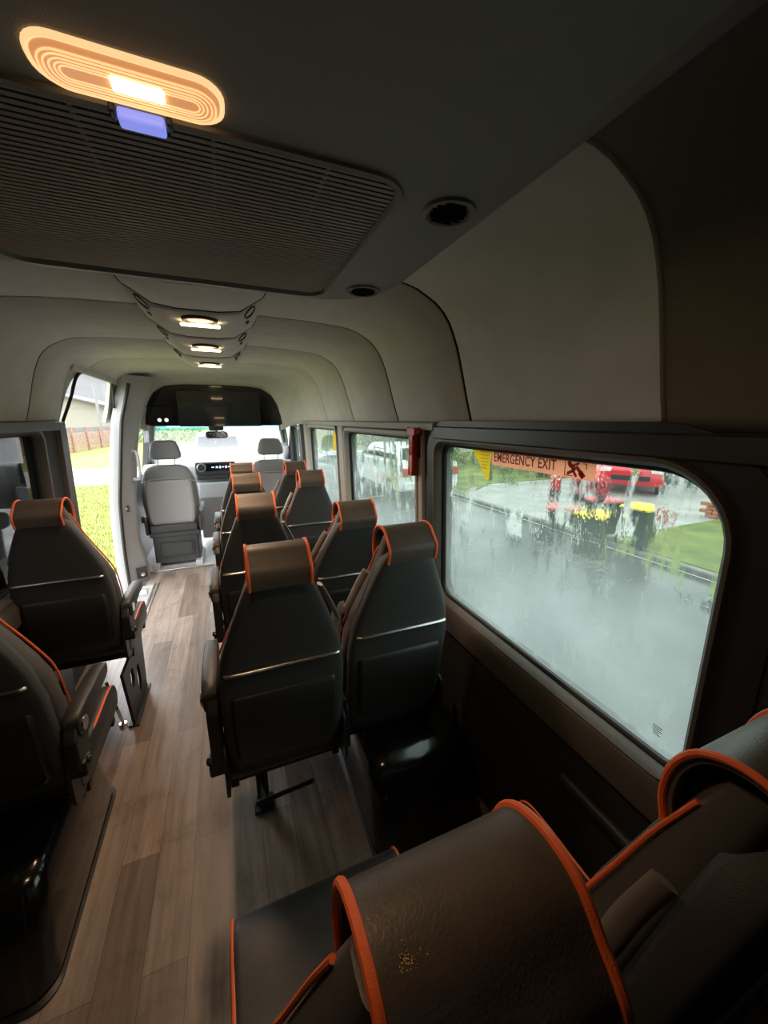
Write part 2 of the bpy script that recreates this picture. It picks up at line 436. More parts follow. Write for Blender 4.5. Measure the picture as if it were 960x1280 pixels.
# split at the door: extra stations handled by bisecting
geom = bm.verts[:] + bm.edges[:] + bm.faces[:]
for yy in (2.88, 3.92):
    bmesh.ops.bisect_plane(bm, geom=bm.verts[:] + bm.edges[:] + bm.faces[:], plane_co=(0, yy, 0), plane_no=(0, 1, 0))
rm = [f for f in bm.faces if 2.88 < f.calc_center_median().y < 3.92 and f.calc_center_median().x < -.5 and f.calc_center_median().z < 1.80]
bmesh.ops.delete(bm, geom=rm, context='FACES')
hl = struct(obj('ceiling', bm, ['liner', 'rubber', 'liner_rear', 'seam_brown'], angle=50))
sol = hl.modifiers.new('thick', 'SOLIDIFY'); sol.thickness = .03; sol.offset = 1
# outer roof skin keeps the daylight out of the cavity
bm = bmesh.new(); loft(bm, [[p for p in section(y, 1.06, .05) if p[2] > 1.93] for y in (Y0 - .05, 5.0)], closed_ring=False)
struct(obj('ceiling_outer', bm, 'carwhite'))

def yz_plate(outer, holes, t0, t1, X, sgn):
    bm = bmesh.new(); plate(bm, outer, holes, t0, t1, lambda u, v, t: (X(v) + sgn * t, u, v)); return bm

# right wall with its three window openings
W1 = rrect(.355, .755, 1.345, 1.412, (.05, .07, .05, .14), 8)
W2 = rrect(1.53, .755, 2.61, 1.425, .05, 6)
W3 = rrect(2.84, .755, 3.90, 1.432, .05, 6)
W4 = rrect(4.40, .90, 4.95, 1.43, .05, 6)
struct(obj('wall_right', yz_plate([(Y0, 0), (5.5, 0), (5.5, .95), (5.06, 1.46), (4.45, 1.478), (Y0, 1.478)], [W1, W2, W3, W4], 0, .07, XR, 1), 'wall', smooth=False))
# left wall
W5 = rrect(1.45, .77, 2.52, 1.435, .05, 6)
struct(obj('wall_left', yz_plate([(Y0, 0), (2.85, 0), (2.85, 1.478), (Y0, 1.478)], [W5], 0, .07, XL, -1), 'wall', smooth=False))
# rear wall (two closed back doors seen from inside)
bm = bmesh.new(); box(bm, (XC - .45, Y0, .95), (.89, .05, 1.95)); box(bm, (XC + .45, Y0, .95), (.89, .05, 1.95))
struct(obj('wall_rear', bm, 'wall', bevel=.01))

# beige rail that closes headliner and wall, dark header band above the windows
def rail(name, X, sgn, ya, yb, m, z0=1.455, z1=1.495, t=.018):
    bm = bmesh.new(); loft(bm, [[(X(1.47) - sgn * a, y, z) for a, z in ((-.02, z0), (t, z0 + .004), (t, z1 - .006), (-.02, z1))] for y in (ya, yb)])
    return struct(obj(name, bm, m, bevel=.003))
rail('trim_3', XR, 1, 1.36, 4.35, 'liner_trim'); rail('trim_4', XL, -1, 1.2, 2.85, 'sill', 1.44)
rail('trim_5', XR, 1, Y0, 1.36, 'blackpl', 1.425, 1.48, .014)
# posts
def post(name, X, sgn, ya, yb, m, z0=.5, z1=1.46, t=.012):
    bm = bmesh.new(); loft(bm, [[(X(z) - sgn * a, y, z) for a, y in ((-.01, ya), (t, ya + .012), (t, yb - .012), (-.01, yb))] for z in (z0, z1)])
    return struct(obj(name, bm, m, bevel=.003))
post('trim_6', XR, 1, 1.452, 1.512, 'liner_trim'); post('trim_7', XR, 1, 2.655, 2.795, 'liner_trim'); post('trim_8', XR, 1, 3.96, 4.10, 'liner_trim')
post('trim_9', XR, 1, 4.18, 4.28, 'sill', .0, 1.46, .03); post('trim_10', XL, -1, 2.74, 2.86, 'sill', 0, 1.46, .02)
# sill ledge under the windows and dado rail along the lower wall
bm = bmesh.new(); loft(bm, [[(XR(.74) - a, y, z) for a, z in ((-.01, .752), (.016, .745), (.03, .715), (.022, .64), (-.01, .62))] for y in (Y0, 4.3)])
struct(obj('trim_11', bm, 'sill', bevel=.006))
bm = bmesh.new(); loft(bm, [[(XR(.5) - .002 - .022 * math.cos(a), y, .50 + .022 * math.sin(a)) for a in [PI * k / 8 - PI / 2 for k in range(9)]] for y in (Y0, .62)])
struct(obj('trim_12', bm, 'blackpl'))
bm = bmesh.new(); loft(bm, [[(XL(.74) + a, y, z) for a, z in ((-.01, .752), (.016, .745), (.03, .715), (.022, .64), (-.01, .62))] for y in (Y0, 2.84)])
struct(obj('trim_13', bm, 'sill', bevel=.006))

def inset(lp, d):
    n = len(lp); out = []
    for i in range(n):
        a = Vector(lp[i - 1]); b = Vector(lp[(i + 1) % n]); t = (b - a).normalized()
        out.append((lp[i][0] - t.y * d, lp[i][1] + t.x * d))
    return out

def window(name, loop, X, sgn, gmat, frame_m, proud=.016, wide=.030):
    cy = sum(p[0] for p in loop) / len(loop); cz = sum(p[1] for p in loop) / len(loop)
    root = bpy.data.objects.new(name, None); C.objects.link(root); root.location = (X(cz), cy, cz); struct(root)
    L = lambda lp, d: [(X(v) - X(cz) - sgn * d, u - cy, v - cz) for u, v in lp]
    bm = bmesh.new()
    ring_loft(bm, [L(inset(loop, -wide), -.002), L(inset(loop, -wide + .006), proud), L(inset(loop, -.008), proud), L(inset(loop, .001), .004), L(inset(loop, .006), -.030)])
    obj('window_frame', bm, frame_m, root)
    bm = bmesh.new()
    ring_loft(bm, [L(inset(loop, .002), -.016), L(inset(loop, .009), -.018), L(inset(loop, .014), -.024), L(inset(loop, .014), -.040)])
    obj('window_seal', bm, 'rubber', root)
    bm = bmesh.new(); g = inset(loop, .006)
    bm.faces.new([bm.verts.new(p) for p in L(g, -.034)])
    obj('pane', bm, gmat, root, smooth=False)
    return root
window('window_1', W1, XR, 1, 'rainglass', 'sill', .016, .022)
window('window_2', W2, XR, 1, 'rainglass', 'liner_trim')
window('window_3', W3, XR, 1, 'rainglass', 'liner_trim')
window('window_4', W4, XR, 1, 'rainglass', 'blackpl')
window('window_5', W5, XL, -1, 'privacy', 'sill')

# black bands round the window openings
def band(name, loop, X, sgn, wide, m='blackpl'):
    bm = bmesh.new(); plate(bm, inset(loop, -wide), [inset(loop, -.018)], -.006, .004, lambda u, v, t: (X(v) - sgn * t, u, v))
    return struct(obj(name, bm, m, smooth=False, bevel=.002))
band('trim_14', W1, XR, 1, .085); band('trim_15', W2, XR, 1, .040, 'wall'); band('trim_16', W3, XR, 1, .035, 'wall')

# sliding-door opening: header, front jamb (B pillar), cab door
def XD(z): return interp([(0, -.93), (.3, -.93), (.76, -.905), (1.26, -.83), (1.5, -.79), (1.8, -.70)], z)
bm = bmesh.new()
zs = [-.24, -.1, .05, .2, .4, .6, .8, 1.0, 1.2, 1.35, 1.5, 1.6, 1.7, 1.8, 1.87]
def pil(z):
    x = XD(z); k = interp([(0, .05), (.2, .035), (.35, .0), (1.3, 0), (1.6, .03), (1.87, .08)], z)
    return [(x - .08, 3.92, z), (x - .01, 3.92, z), (x + .012, 3.935, z), (x + .02, 3.955, z), (x + .070 + k, 4.06, z), (x + .085 + k, 4.09, z), (x + .085 + k, 4.16, z), (x - .08, 4.16, z)]
loft(bm, [pil(z) for z in zs])
bp_ = struct(obj('wall_left_pillar', bm, 'cab', bevel=.006))
bm = bmesh.new(); tube(bm, smooth_path([(XD(z) + .0, 3.917, z) for z in zs[1:-1]], 3), .014, 8)
tube(bm, smooth_path([(-.83, 3.91, 1.60), (-.80, 3.84, 1.76), (-.797, 3.72, 1.797), (-.797, 3.4, 1.80), (-.797, 3.12, 1.797), (-.803, 2.98, 1.75), (-.83, 2.905, 1.62), (-.90, 2.885, 1.45)], 5), .009, 8)
tube(bm, [(XL(z) - .02, 2.862, z) for z in (.0, .5, 1.0, 1.45)], .014, 8)
struct(obj('trim_17', bm, 'rubber'))
# lip along the top of the door opening and the rounded corners of the headliner there
bm = bmesh.new()
hp = [(-.776, 1.806), (-.784, 1.786), (-.796, 1.784), (-.806, 1.80), (-.83, 1.90), (-.78, 1.90)]
loft(bm, [[(x, y, z) for x, z in hp] for y in (2.88, 3.1, 3.5, 3.92)])
struct(obj('trim_18', bm, 'liner', bevel=.005))
def corner(name, ya, fn):
    bm = bmesh.new(); cs = [(w, z) for w, z in SEC if z < 1.81]
    loft(bm, [[(XC - w, ya, z), (XC - w, fn(z), z), (XC - w - .022, fn(z), z + .01), (XC - w - .022, ya, z + .01)] for w, z in cs])
    return struct(obj(name, bm, 'liner', bevel=.003))
def qarc(z): u = max(0, min(1, (z - 1.475) / (1.803 - 1.475))); return 1 - math.sqrt(max(0, 1 - u ** 2.2))
corner('trim_19', 2.868, lambda z: 2.89 + .24 * qarc(z)); corner('trim_21', 3.93, lambda z: 3.91 - .16 * qarc(z))

# left cab door with window, A pillars
W6 = rrect(4.30, .92, 5.12, 1.45, .06, 6)
struct(obj('door_1', yz_plate([(4.15, 0), (5.5, 0), (5.5, .98), (5.02, 1.5), (4.15, 1.55)], [W6], 0, .05, lambda z: XD(z) + .02, -1), 'cabdark', smooth=False))
bm = bmesh.new()
tube(bm, [(-.86, 5.5, .95), (-.79, 5.18, 1.25), (-.72, 4.92, 1.52)], .045, 10); tube(bm, [(.78, 5.5, .95), (.73, 5.18, 1.25), (.66, 4.92, 1.52)], .045, 10)
struct(obj('trim_20', bm, 'cabdark'))
# windscreen
wroot = bpy.data.objects.new('window_6', None); C.objects.link(wroot); struct(wroot); wroot.location = (XC, 5.2, 1.2)
def ws(x, k): return (x * (1 - .13 * k), .30 - .55 * k - .10 * (x / .85) ** 2, -.25 + .58 * k)
bm = bmesh.new(); loft(bm, [[ws(-.86 + 1.72 * i / 10, k) for i in range(11)] for k in (0, .2, .4, .6, .74)], closed_ring=False); obj('pane', bm, 'clearglass', wroot)
bm = bmesh.new(); loft(bm, [[ws(-.86 + 1.72 * i / 10, k) for i in range(11)] for k in (.74, .85, 1.0)], closed_ring=False); obj('shade_band', bm, 'shadeband', wroot)

# ------------------------------------------------------------------ roof equipment
ac = thing('air_conditioner', 'large dark ribbed roof air conditioner unit on the ceiling above the aisle', 'air conditioner', (-.05, .45, 1.815))
bm = bmesh.new()
def hring(d, z): return [(x, y, z) for x, y in rrect(-.50 + d, -1.1 + d, .50 - d, .70 - d, (.1, .1, .17, .17), 8)]
ring_loft(bm, [hring(-.03, .10), hring(-.028, .075), hring(-.015, .045), hring(.004, .020), hring(.03, .004), hring(.055, 0)])
f_out = rrect(-.445, -1.045, .445, .645, (.05, .05, .12, .12), 8)
gr = rrect(-.315, .105, .315, .625, .05, 6)
plate(bm, f_out, [gr], 0, .012, lambda u, v, t: (u, v, t))
obj('housing', bm, 'ac', ac)
bm = bmesh.new(); ring_loft(bm, [[(x, y, z) for x, y in inset(gr, d)] for d, z in ((-.012, .001), (-.010, -.004), (-.002, -.005), (.002, .004))])
obj('grille_frame', bm, 'ac', ac)
bm = bmesh.new()
NSL = 46
rotm = Matrix.Rotation(math.radians(-20), 3, 'X')
for i in range(NSL):
    y = .11 + (.51) * (i + .5) / NSL
    e = min(y - .105, .625 - y); k = 0 if e > .05 else .05 - math.sqrt(max(0, .05 ** 2 - (.05 - e) ** 2))
    box(bm, (0, y, .003), (.63 - 2 * k, .0044, .0013), rotm)
for x in (-.21, -.07, .07, .21): box(bm, (x, .365, .010), (.004, .515, .004))
obj('grille', bm, 'slat', ac, smooth=False)
bm = bmesh.new(); box(bm, (0, .365, .018), (.64, .53, .004)); obj('filter_backing', bm, 'deep', ac)
def round_vent(x, y):
    bm = bmesh.new()
    ring_loft(bm, [[(x + r * math.cos(2 * PI * i / 32), y + r * math.sin(2 * PI * i / 32), z) for i in range(32)] for r, z in ((.043, .001), (.041, -.004), (.036, -.005), (.030, .000), (.028, .006))])
    v = obj('air_vent', bm, 'ac', ac)
    bm = bmesh.new(); cyl(bm, (x, y, .004), (x, y, .009), .029, n=24)
    for k in range(-2, 3): box(bm, (x, y + k * .011, -.001), (2 * math.sqrt(.028 ** 2 - (k * .011) ** 2), .003, .010), Matrix.Rotation(.5, 3, 'X'))
    obj('vent_blade', bm, 'deep', v, smooth=False)
round_vent(.405, .145); round_vent(.405, .545); round_vent(-.405, .545); round_vent(-.405, .145)

# dome lamp on the unit
LENS = bpy.data.materials.new('amber_lit_lens'); LENS.use_nodes = True
_n = LENS.node_tree.nodes; _l = LENS.node_tree.links; _b = _n['Principled BSDF']
_b.inputs['Base Color'].default_value = (.5, .28, .14, 1); _b.inputs['Roughness'].default_value = .2
_b.inputs['Emission Color'].default_value = (1, .42, .16, 1); _b.inputs['Emission Strength'].default_value = .62
M['lens'] = LENS
M['bulb'] = emis('glowing_bulb', (1, .78, .42), 12)
M['lensrib'] = emis('bright_lens_ribs', (1, .60, .28), 1.1)
lamp = thing('dome_lamp', 'long amber lit dome lamp with oval lens ribs on the ceiling unit', 'ceiling lamp', (-.05, .507, 1.815), .0)
bm = bmesh.new()
def lring(d, z): return [(x, y, z) for x, y in rrect(-.078 + d, -.028 + d, .078 - d, .028 - d, .024 - d * .8, 6)]
ring_loft(bm, [lring(-.003, .0), lring(-.003, -.003), lring(-.001, -.0045), lring(.0015, -.0035)])
obj('bezel', bm, M['lensrib'], lamp)
bm = bmesh.new()
ring_loft(bm, [lring(.001, -.003), lring(.004, -.0065), lring(.010, -.0078)])
bm.faces.new([bm.verts.new(p) for p in lring(.010, -.0078)])
obj('lens', bm, 'lens', lamp)
bm = bmesh.new()
bm.free()
for d in (.0055, .0095, .0135, .0172, .0205):
    bm = bmesh.new(); tube(bm, [(p[0], p[1], -.0078) for p in lring(d, 0)], .0008, 6, closed=True); obj('lens_rib', bm, 'lensrib', lamp)
bm = bmesh.new(); box(bm, (.004, -.003, -.0085), (.044, .017, .004)); obj('bulb', bm, 'bulb', lamp, bevel=.002)
bm = bmesh.new(); box(bm, (0, .044, -.008), (.044, .018, .012)); sw = obj('switch', bm, 'blue', lamp, bevel=.003); sw['label'] = 'blue glowing switch under the lamp'
bm = bmesh.new(); box(bm, (-.026, .042, -.005), (.006, .014, .008)); box(bm, (.026, .042, -.005), (.006, .014, .008)); box(bm, (0, .0555, -.005), (.05, .004, .008))
obj('switch_bracket', bm, 'blackpl', lamp, bevel=.0015)
ld = bpy.data.lights.new('dome_lamp_light', 'AREA'); ld.shape = 'RECTANGLE'; ld.size = .14; ld.size_y = .045; ld.energy = 1.7; ld.color = (1, .64, .36)
lo = bpy.data.objects.new('dome_lamp_light', ld); C.objects.link(lo); lo.parent = lamp; lo.location = (0, 0, -.022)

# ceiling console
con = thing('ceiling_console', 'long pale moulded console running along the middle of the ceiling', 'ceiling console', (-.04, 1.14, 1.9))
CY = [0, .285, .72, 1.27, 1.93]
def con_sec(y, s, zb, grow=0):
    return [(-.215 * s - grow, y, .012), (-.20 * s - grow, y, -.012), (-.125 * s - grow, y, zb), (-.06 * s, y, zb - .008 - grow), (.06 * s, y, zb - .008 - grow), (.125 * s + grow, y, zb), (.20 * s + grow, y, -.012), (.215 * s + grow, y, .012)]
for i in range(4):
    bm = bmesh.new(); a, b = CY[i], CY[i + 1]
    ss = lambda y: 1.0 - .10 * y / 1.93
    R_ = [con_sec(a + .003, ss(a), -.058), con_sec(a + .012, ss(a), -.066), con_sec((a + b) / 2, ss((a + b) / 2), -.064)]
    R_ += [con_sec(b - .012, ss(b), -.060), con_sec(b - .003, ss(b), -.055)] if i < 3 else [con_sec(b - .10, ss(b) * .98, -.055), con_sec(b - .03, ss(b) * .88, -.036), con_sec(b, ss(b) * .7, -.008)]
    loft(bm, R_); obj('console_panel', bm, 'cream', con, bevel=.003)
for y in CY[1:4]:
    bm = bmesh.new(); s = 1.0 - .10 * y / 1.93; tube(bm, [(p[0], p[1], p[2] + .004) for p in con_sec(y, s, -.060, .001)], .0045, 6); obj('joint_seal', bm, 'rubber', con)
for y in CY[1:4]:
    s = 1.0 - .10 * y / 1.93
    for sg in (-1, 1):
        bm = bmesh.new(); c = Vector((sg * .163 * s, y + .075, -.040)); nx = Vector((sg * .6, 0, -.8)).normalized(); tx = Vector((0, 1, 0)); ty = nx.cross(tx)
        tube(bm, [c + tx * (.062 * math.cos(2 * PI * k / 24)) + ty * (.020 * math.sin(2 * PI * k / 24)) for k in range(24)], .0035, 6, closed=True)
        obj('oval_vent', bm, 'rubber', con)
        bm = bmesh.new(); box(bm, c + Vector((0, .15, 0)) + nx * .001, (.012, .03, .004), Matrix((ty, tx, nx)).transposed()); obj('side_slot', bm, 'rubber', con)
M['spotlens'] = emis('warm_spot_lens', (1, .72, .40), 9)
M['spotdish'] = emis('warm_spot_dish', (1, .55, .38), .45, (.6, .42, .34))
SPY = [(.37, -.0755), (.88, -.0755), (1.47, -.0755)]
def spot(i, loc, label):
    r = thing('downlight', label, 'ceiling lamp', loc, 0, 'round downlights in a line along the ceiling')
    bm = bmesh.new()
    ring_loft(bm, [[(q * 1.05 * math.cos(2 * PI * k / 32), q * math.sin(2 * PI * k / 32), z) for k in range(32)] for q, z in ((.054, .002), (.052, -.006), (.046, -.007), (.040, -.002))])
    obj('rim', bm, 'cabdark', r)
    bm = bmesh.new(); rr = [[(q * 1.05 * math.cos(2 * PI * k / 32), q * math.sin(2 * PI * k / 32), z) for k in range(32)] for q, z in ((.041, -.002), (.02, -.001), (.004, -.001))]
    loft(bm, rr); obj('dish', bm, 'spotdish', r)
    bm = bmesh.new(); box(bm, (0, .040, -.010), (.125, .020, .008)); obj('lens', bm, 'spotlens', r, bevel=.004, seg=3)
    d = bpy.data.lights.new('downlight_light', 'SPOT'); d.energy = 20; d.color = (1, .66, .42); d.spot_size = math.radians(140); d.spot_blend = .8; d.shadow_soft_size = .05
    lo = bpy.data.objects.new('downlight_light', d); C.objects.link(lo); lo.parent = r; lo.location = (0, 0, -.03)
names = ['round lit downlight on the ceiling console closest to the ribbed air unit', 'second lit downlight along the ceiling console from the ribbed air unit', 'third lit downlight at the front end of the ceiling console']
for i, (y, z) in enumerate(SPY): spot(i, (-.04, 1.14 + y, 1.9 + z), names[i])
spot(3, (-.04, 3.42, 1.909), 'lit downlight on bare ceiling between the console and black overhead cabinet')

# ------------------------------------------------------------------ passenger seats
YR = lambda z: -.045 + (1.12 - z) * .16
HW = [(.42, .165), (.48, .180), (.56, .187), (.78, .188), (.84, .180), (.90, .163), (.96, .142), (1.02, .119), (1.08, .095), (1.12, .078)]
HWF = [(.42, .165), (.48, .180), (.56, .187), (.78, .186), (.84, .168), (.90, .143), (.96, .118), (1.02, .096), (1.08, .081), (1.12, .072)]
def make_seat(name, side, aisle):
    """side: +1 the armrest is towards +x, -1 towards -x"""
    r = thing(name, 'x', 'seat')
    # cushion
    bm = bmesh.new()
    prof = [(.10, .37), (.10, .455), (.14, .478), (.30, .470), (.42, .478), (.485, .468), (.515, .430), (.515, .385), (.48, .355), (.25, .35)]
    prof = [(p.x, p.y) for p in smooth_path([(a, b, 0) for a, b in prof], 3, closed=True)]
    xs = [(-.193, .88), (-.187, .96), (-.173, 1.0), (-.10, 1.0), (0, .985), (.10, 1.0), (.173, 1.0), (.187, .96), (.193, .88)]
    loft(bm, [[(x, .30 + (y - .30) * (.97 + .03 * k), .415 + (z - .415) * k) for y, z in prof] for x, k in xs])
    cu = obj('seat_cushion', bm, 'leather', r, angle=60)
    for s in (-1, 1):
        bm = bmesh.new(); tube(bm, smooth_path([(s * .188, .13, .462), (s * .188, .30, .466), (s * .188, .43, .472), (s * .189, .492, .460), (s * .189, .515, .425), (s * .189, .512, .39)], 4), .0042, 8); obj('piping', bm, 'pipe', cu)
    # backrest: upholstered front body
    bm = bmesh.new(); rings = []
    for z in [.40, .42, .46, .52, .60, .70, .80, .86, .92, .98, 1.04, 1.08, 1.11, 1.135, 1.15]:
        th = interp([(.4, .07), (.46, .105), (.9, .105), (1.05, .08), (1.15, .055)], z); h = interp(HWF, min(z, 1.10)) * (1 if z < 1.1 else 1 - (z - 1.1) * 3.0)
        rings.append(superring(0, YR(z) + .02 + th / 2, h, th / 2, z, 32, .5))
    loft(bm, rings); bk = obj('backrest', bm, 'bolster', r, angle=60); 
    for s in (-1, 1):
        bm = bmesh.new(); tube(bm, smooth_path([(s * (interp(HWF, z) - .002), YR(z) + interp([(.4, .088), (.46, .112), (.9, .112), (1.05, .09), (1.15, .065)], z), z) for z in (.5, .6, .7, .8, .86, .92, .98, 1.04, 1.09, 1.11)], 3), .0032, 8); obj('piping', bm, 'pipe', bk)
    # rear shell
    bm = bmesh.new(); rings = []
    for z in [.43, .445, .48, .56, .66, .76, .86, .92, .98, 1.04, 1.08, 1.105, 1.118]:
        h = interp(HW, z) - .007; k = 1.0 if z < 1.1 else .8
        t = .040 * (1 if .45 < z < 1.1 else .6)
        rings.append(superring(0, YR(z) + .018, h * k, t * .75, z, 32, .38))
    loft(bm, rings); sh = obj('back_shell', bm, 'shell', r, angle=60)
    # lower panel (map pocket) and silver bar
    bm = bmesh.new()
    loft(bm, [[(s * w, YR(z) - d, z) for s, w, d in ((-1, w_, .008), (-1, w_ - .01, d_), (1, w_ - .01, d_), (1, w_, .008))] for z, w_, d_ in ((.47, .13, .014), (.50, .15, .022), (.62, .155, .028), (.72, .155, .022), (.735, .15, .012))])
    obj('map_pocket', bm, 'blackpl', sh, bevel=.006)
    bm = bmesh.new()
    pts = smooth_path([(-.158, YR(.82) - .006, .822), (-.14, YR(.82) - .016, .824), (0, YR(.82) - .019, .826), (.14, YR(.82) - .016, .824), (.158, YR(.82) - .006, .822)], 5)
    tube(bm, pts, .0075, 10, flat=.8); b_ = obj('grab_bar', bm, 'silver', sh); b_['label'] = 'silver bar across the black seat back'
    # headrest cover: an open loop over the narrow head of the seat
    prof = smooth_path([(YR(1.085) - .026, 1.082, 0), (YR(1.12) - .030, 1.125, 0), (-.052, 1.155, 0), (-.028, 1.178, 0), (.006, 1.183, 0), (.038, 1.168, 0), (.057, 1.135, 0), (.062, 1.095, 0), (.055, 1.06, 0)], 4)
    P2 = [(p.x, p.y) for p in prof]; inn = []
    for i, p in enumerate(P2):
        a = Vector(P2[max(i - 1, 0)]); b = Vector(P2[min(i + 1, len(P2) - 1)]); t = (b - a).normalized(); inn.append((p[0] + t.y * .010, p[1] - t.x * .010))
    lp = P2 + list(reversed(inn))
    bm = bmesh.new(); loft(bm, [[(x, y, z) for y, z in lp] for x in (-.077, -.05, 0, .05, .077)])
    cv = obj('headrest_cover', bm, 'cover', r, angle=50)
    for s in (-1, 1):
        bm = bmesh.new(); tube(bm, [(s * .078, y, z) for y, z in P2], .0042, 8, up=Vector((1, 0, 0))); obj('piping', bm, 'pipe', cv)
    # headrest core inside the loop
    bm = bmesh.new(); loft(bm, [superring(0, YR(z) + .042, h, t, z, 24, .6) for z, h, t in ((1.10, .07, .030), (1.13, .058, .028), (1.15, .05, .026), (1.165, .04, .016))])
    obj('headrest', bm, 'leather', r)
    # belt: guide on the shoulder, strap down the front, lower end beside the cushion
    s = -side if aisle else -1
    s = {'A': 1, 'W': -1, 'L': -1}[aisle]
    bm = bmesh.new(); z = 1.0
    g = [(s * .118, YR(1.03) + .055, 1.035), (s * .142, YR(.98) + .06, .985), (s * .163, YR(.93) + .06, .935), (s * .176, YR(.89) + .065, .90)]
    tube(bm, smooth_path(g, 4), .014, 10, flat=.4, up=Vector((.8, .3, .3)))
    gd = obj('belt_guide', bm, 'beltpl', r)
    bm = bmesh.new()
    tube(bm, smooth_path([(s * .178, YR(.89) + .07, .905), (s * .182, YR(.85) + .125, .86), (s * .182, .155, .74), (s * .184, .17, .60), (s * .184, .18, .50)], 4), .020, 8, flat=.10, up=Vector((1, .2, 0)))
    obj('seat_belt', bm, 'belt', r)
    bm = bmesh.new(); box(bm, (-s * .180, .20, .505), (.016, .03, .07)); obj('belt_buckle', bm, 'blackpl', r, bevel=.005)
    # under-frame
    bm = bmesh.new()
    for y in (.15, .44): box(bm, (0, y, .335), (.38, .03, .03))
    for x in (-.17, .17): box(bm, (x, .29, .34), (.025, .36, .025))
    box(bm, (0, .11, .44), (.34, .02, .10))
    obj('seat_frame', bm, 'frame', r, bevel=.003)
    # hinge plates at the foot of the backrest
    for q in (-1, 1):
        bm = bmesh.new(); loft(bm, [[(q * .186 + dx, y, z) for y, z in rrect(.03, .36, .14, .55, .035, 5)] for dx in (-.005, .005)]); obj('hinge_plate', bm, 'blackpl', r, bevel=.002)
    AZ = -.09 if aisle == 'L' else 0
    if aisle in 'AL':
        # armrest towards the aisle
        a = side * .208
        bm = bmesh.new()
        ap = [(p.x, p.y) for p in smooth_path([(.055, .70, 0), (.075, .745, 0), (.20, .752, 0), (.34, .742, 0), (.362, .72, 0), (.34, .700, 0), (.2, .692, 0), (.10, .66, 0), (.07, .67, 0)], 3, closed=True)]
        loft(bm, [[(a + dx, .2 + (y - .2) * k, .72 + AZ + (z - .72) * k) for y, z in ap] for dx, k in ((-.022, .9), (-.018, 1), (.018, 1), (.022, .9))])
        ar = obj('armrest', bm, 'leather', r, angle=50)
        bm = bmesh.new(); cyl(bm, (a - .018, .085, .705 + AZ), (a + .026 * side, .085, .705 + AZ), .022, n=20); obj('armrest_pivot', bm, 'chrome', ar)
        bm = bmesh.new(); loft(bm, [[(a - side * .004 + dx, y, z) for y, z in ((.03, .49), (.10, .47), (.13, .50), (.115, .70 + AZ), (.06, .72 + AZ), (.03, .68 + AZ))] for dx in (-.017, .017)])
        obj('armrest_bracket', bm, 'blackpl', r, bevel=.006)
        bm = bmesh.new(); box(bm, (a, .06, .49), (.045, .05, .05)); cyl(bm, (a, .06, .505), (a + side * .03, .06, .505), .012, n=14)
        obj('recline_lever', bm, 'frame', r, bevel=.006)
    if aisle == 'A':
        bm = bmesh.new(); box(bm, (-.085, .30, .165), (.045, .028, .33)); box(bm, (-.085, .30, .006), (.075, .075, .012))
        obj('leg', bm, 'frame', r, bevel=.004)
        bm = bmesh.new(); tube(bm, [(-.115, .19, .14), (.10, .205, .14)], .009, 8); box(bm, (-.085, .245, .14), (.016, .10, .016))
        obj('foot_bar', bm, 'frame', r)
    if aisle == 'W':
        bm = bmesh.new(); box(bm, (.06, .30, .19), (.045, .03, .28)); box(bm, (.06, .30, .056), (.07, .07, .012))
        obj('leg', bm, 'frame', r, bevel=.004)
        bm = bmesh.new(); loft(bm, [[(x, y, z) for y, z in ((.12, .325), (.46, .325), (.46, .365), (.12, .365))] for x in (.185, .20)]); obj('wall_bracket', bm, 'frame', r, bevel=.004)
    if aisle == 'L':
        # pressed steel side plate with two oval holes
        def oval(cy, cz, a_, b_): return [(cy + a_ * math.cos(2 * PI * k / 20), cz + b_ * math.sin(2 * PI * k / 20)) for k in range(20)]
        for q in (-1, 1):
            bm = bmesh.new(); plate(bm, [(.02, 0), (.34, 0), (.40, .33), (-.04, .33)], [oval(.10, .22, .032, .055), oval(.215, .14, .032, .085)], -.007, .007, lambda u, v, t: (q * .168 + t, u, v))
            box(bm, (q * .168, .18, .005), (.05, .34, .01))
            obj('leg', bm, 'frame', r, bevel=.002)
        bm = bmesh.new(); tube(bm, smooth_path([(.10, -.02, .30), (.13, -.06, .20), (.15, -.07, .10)], 4), .007, 8); cyl(bm, (.15, -.07, .10), (.15, -.075, .07), .016, n=14)
        obj('release_lever', bm, 'chrome', r)
    return r

XA, XW, XS = .102, .496, -.716
GR = {'A': 'aisle seats of the right-hand pairs', 'W': 'window seats of the right-hand pairs', 'L': 'single seats along the left wall'}
A0 = make_seat('passenger_seat', -1, 'A'); W0 = make_seat('passenger_seat', -1, 'W'); L0 = make_seat('passenger_seat', 1, 'L')
SEATS = {}
def place(proto, first, x, y, key, label, tilt=0.0, rz=0.0):
    o = proto if first else copy_tree(proto)
    o.location = (x, y, 0); o.rotation_euler = (0, 0, rz); o['label'] = label; o['group'] = GR[key]; SEATS[(key, y)] = o
    if tilt:                                    # a reclined backrest swings about its foot
        piv = Matrix.Translation((0, .08, .45)) @ Matrix.Rotation(tilt, 4, 'X') @ Matrix.Translation((0, -.08, -.45))
        for ch in o.children:
            if ch.name.split('.')[0] in ('backrest', 'back_shell', 'headrest_cover', 'headrest', 'belt_guide', 'seat_belt'):
                ch.matrix_local = piv
    return o
place(A0, True, XA + .010, .165, 'A', 'black seat at the bottom edge with its brown headrest cover closest to the camera')
place(A0, False, XA, 1.0, 'A', 'black aisle seat nearest the plank floor, with silver bar and tan headrest cover')
place(A0, False, XA, 1.755, 'A', 'second black aisle seat ahead, its tan headrest level with the rear window pillar')
place(A0, False, XA, 2.46, 'A', 'third aisle seat ahead with tan headrest cover, behind the front pair')
place(A0, False, XA, 3.10, 'A', 'foremost black aisle seat, just behind the dashboard touch screen')
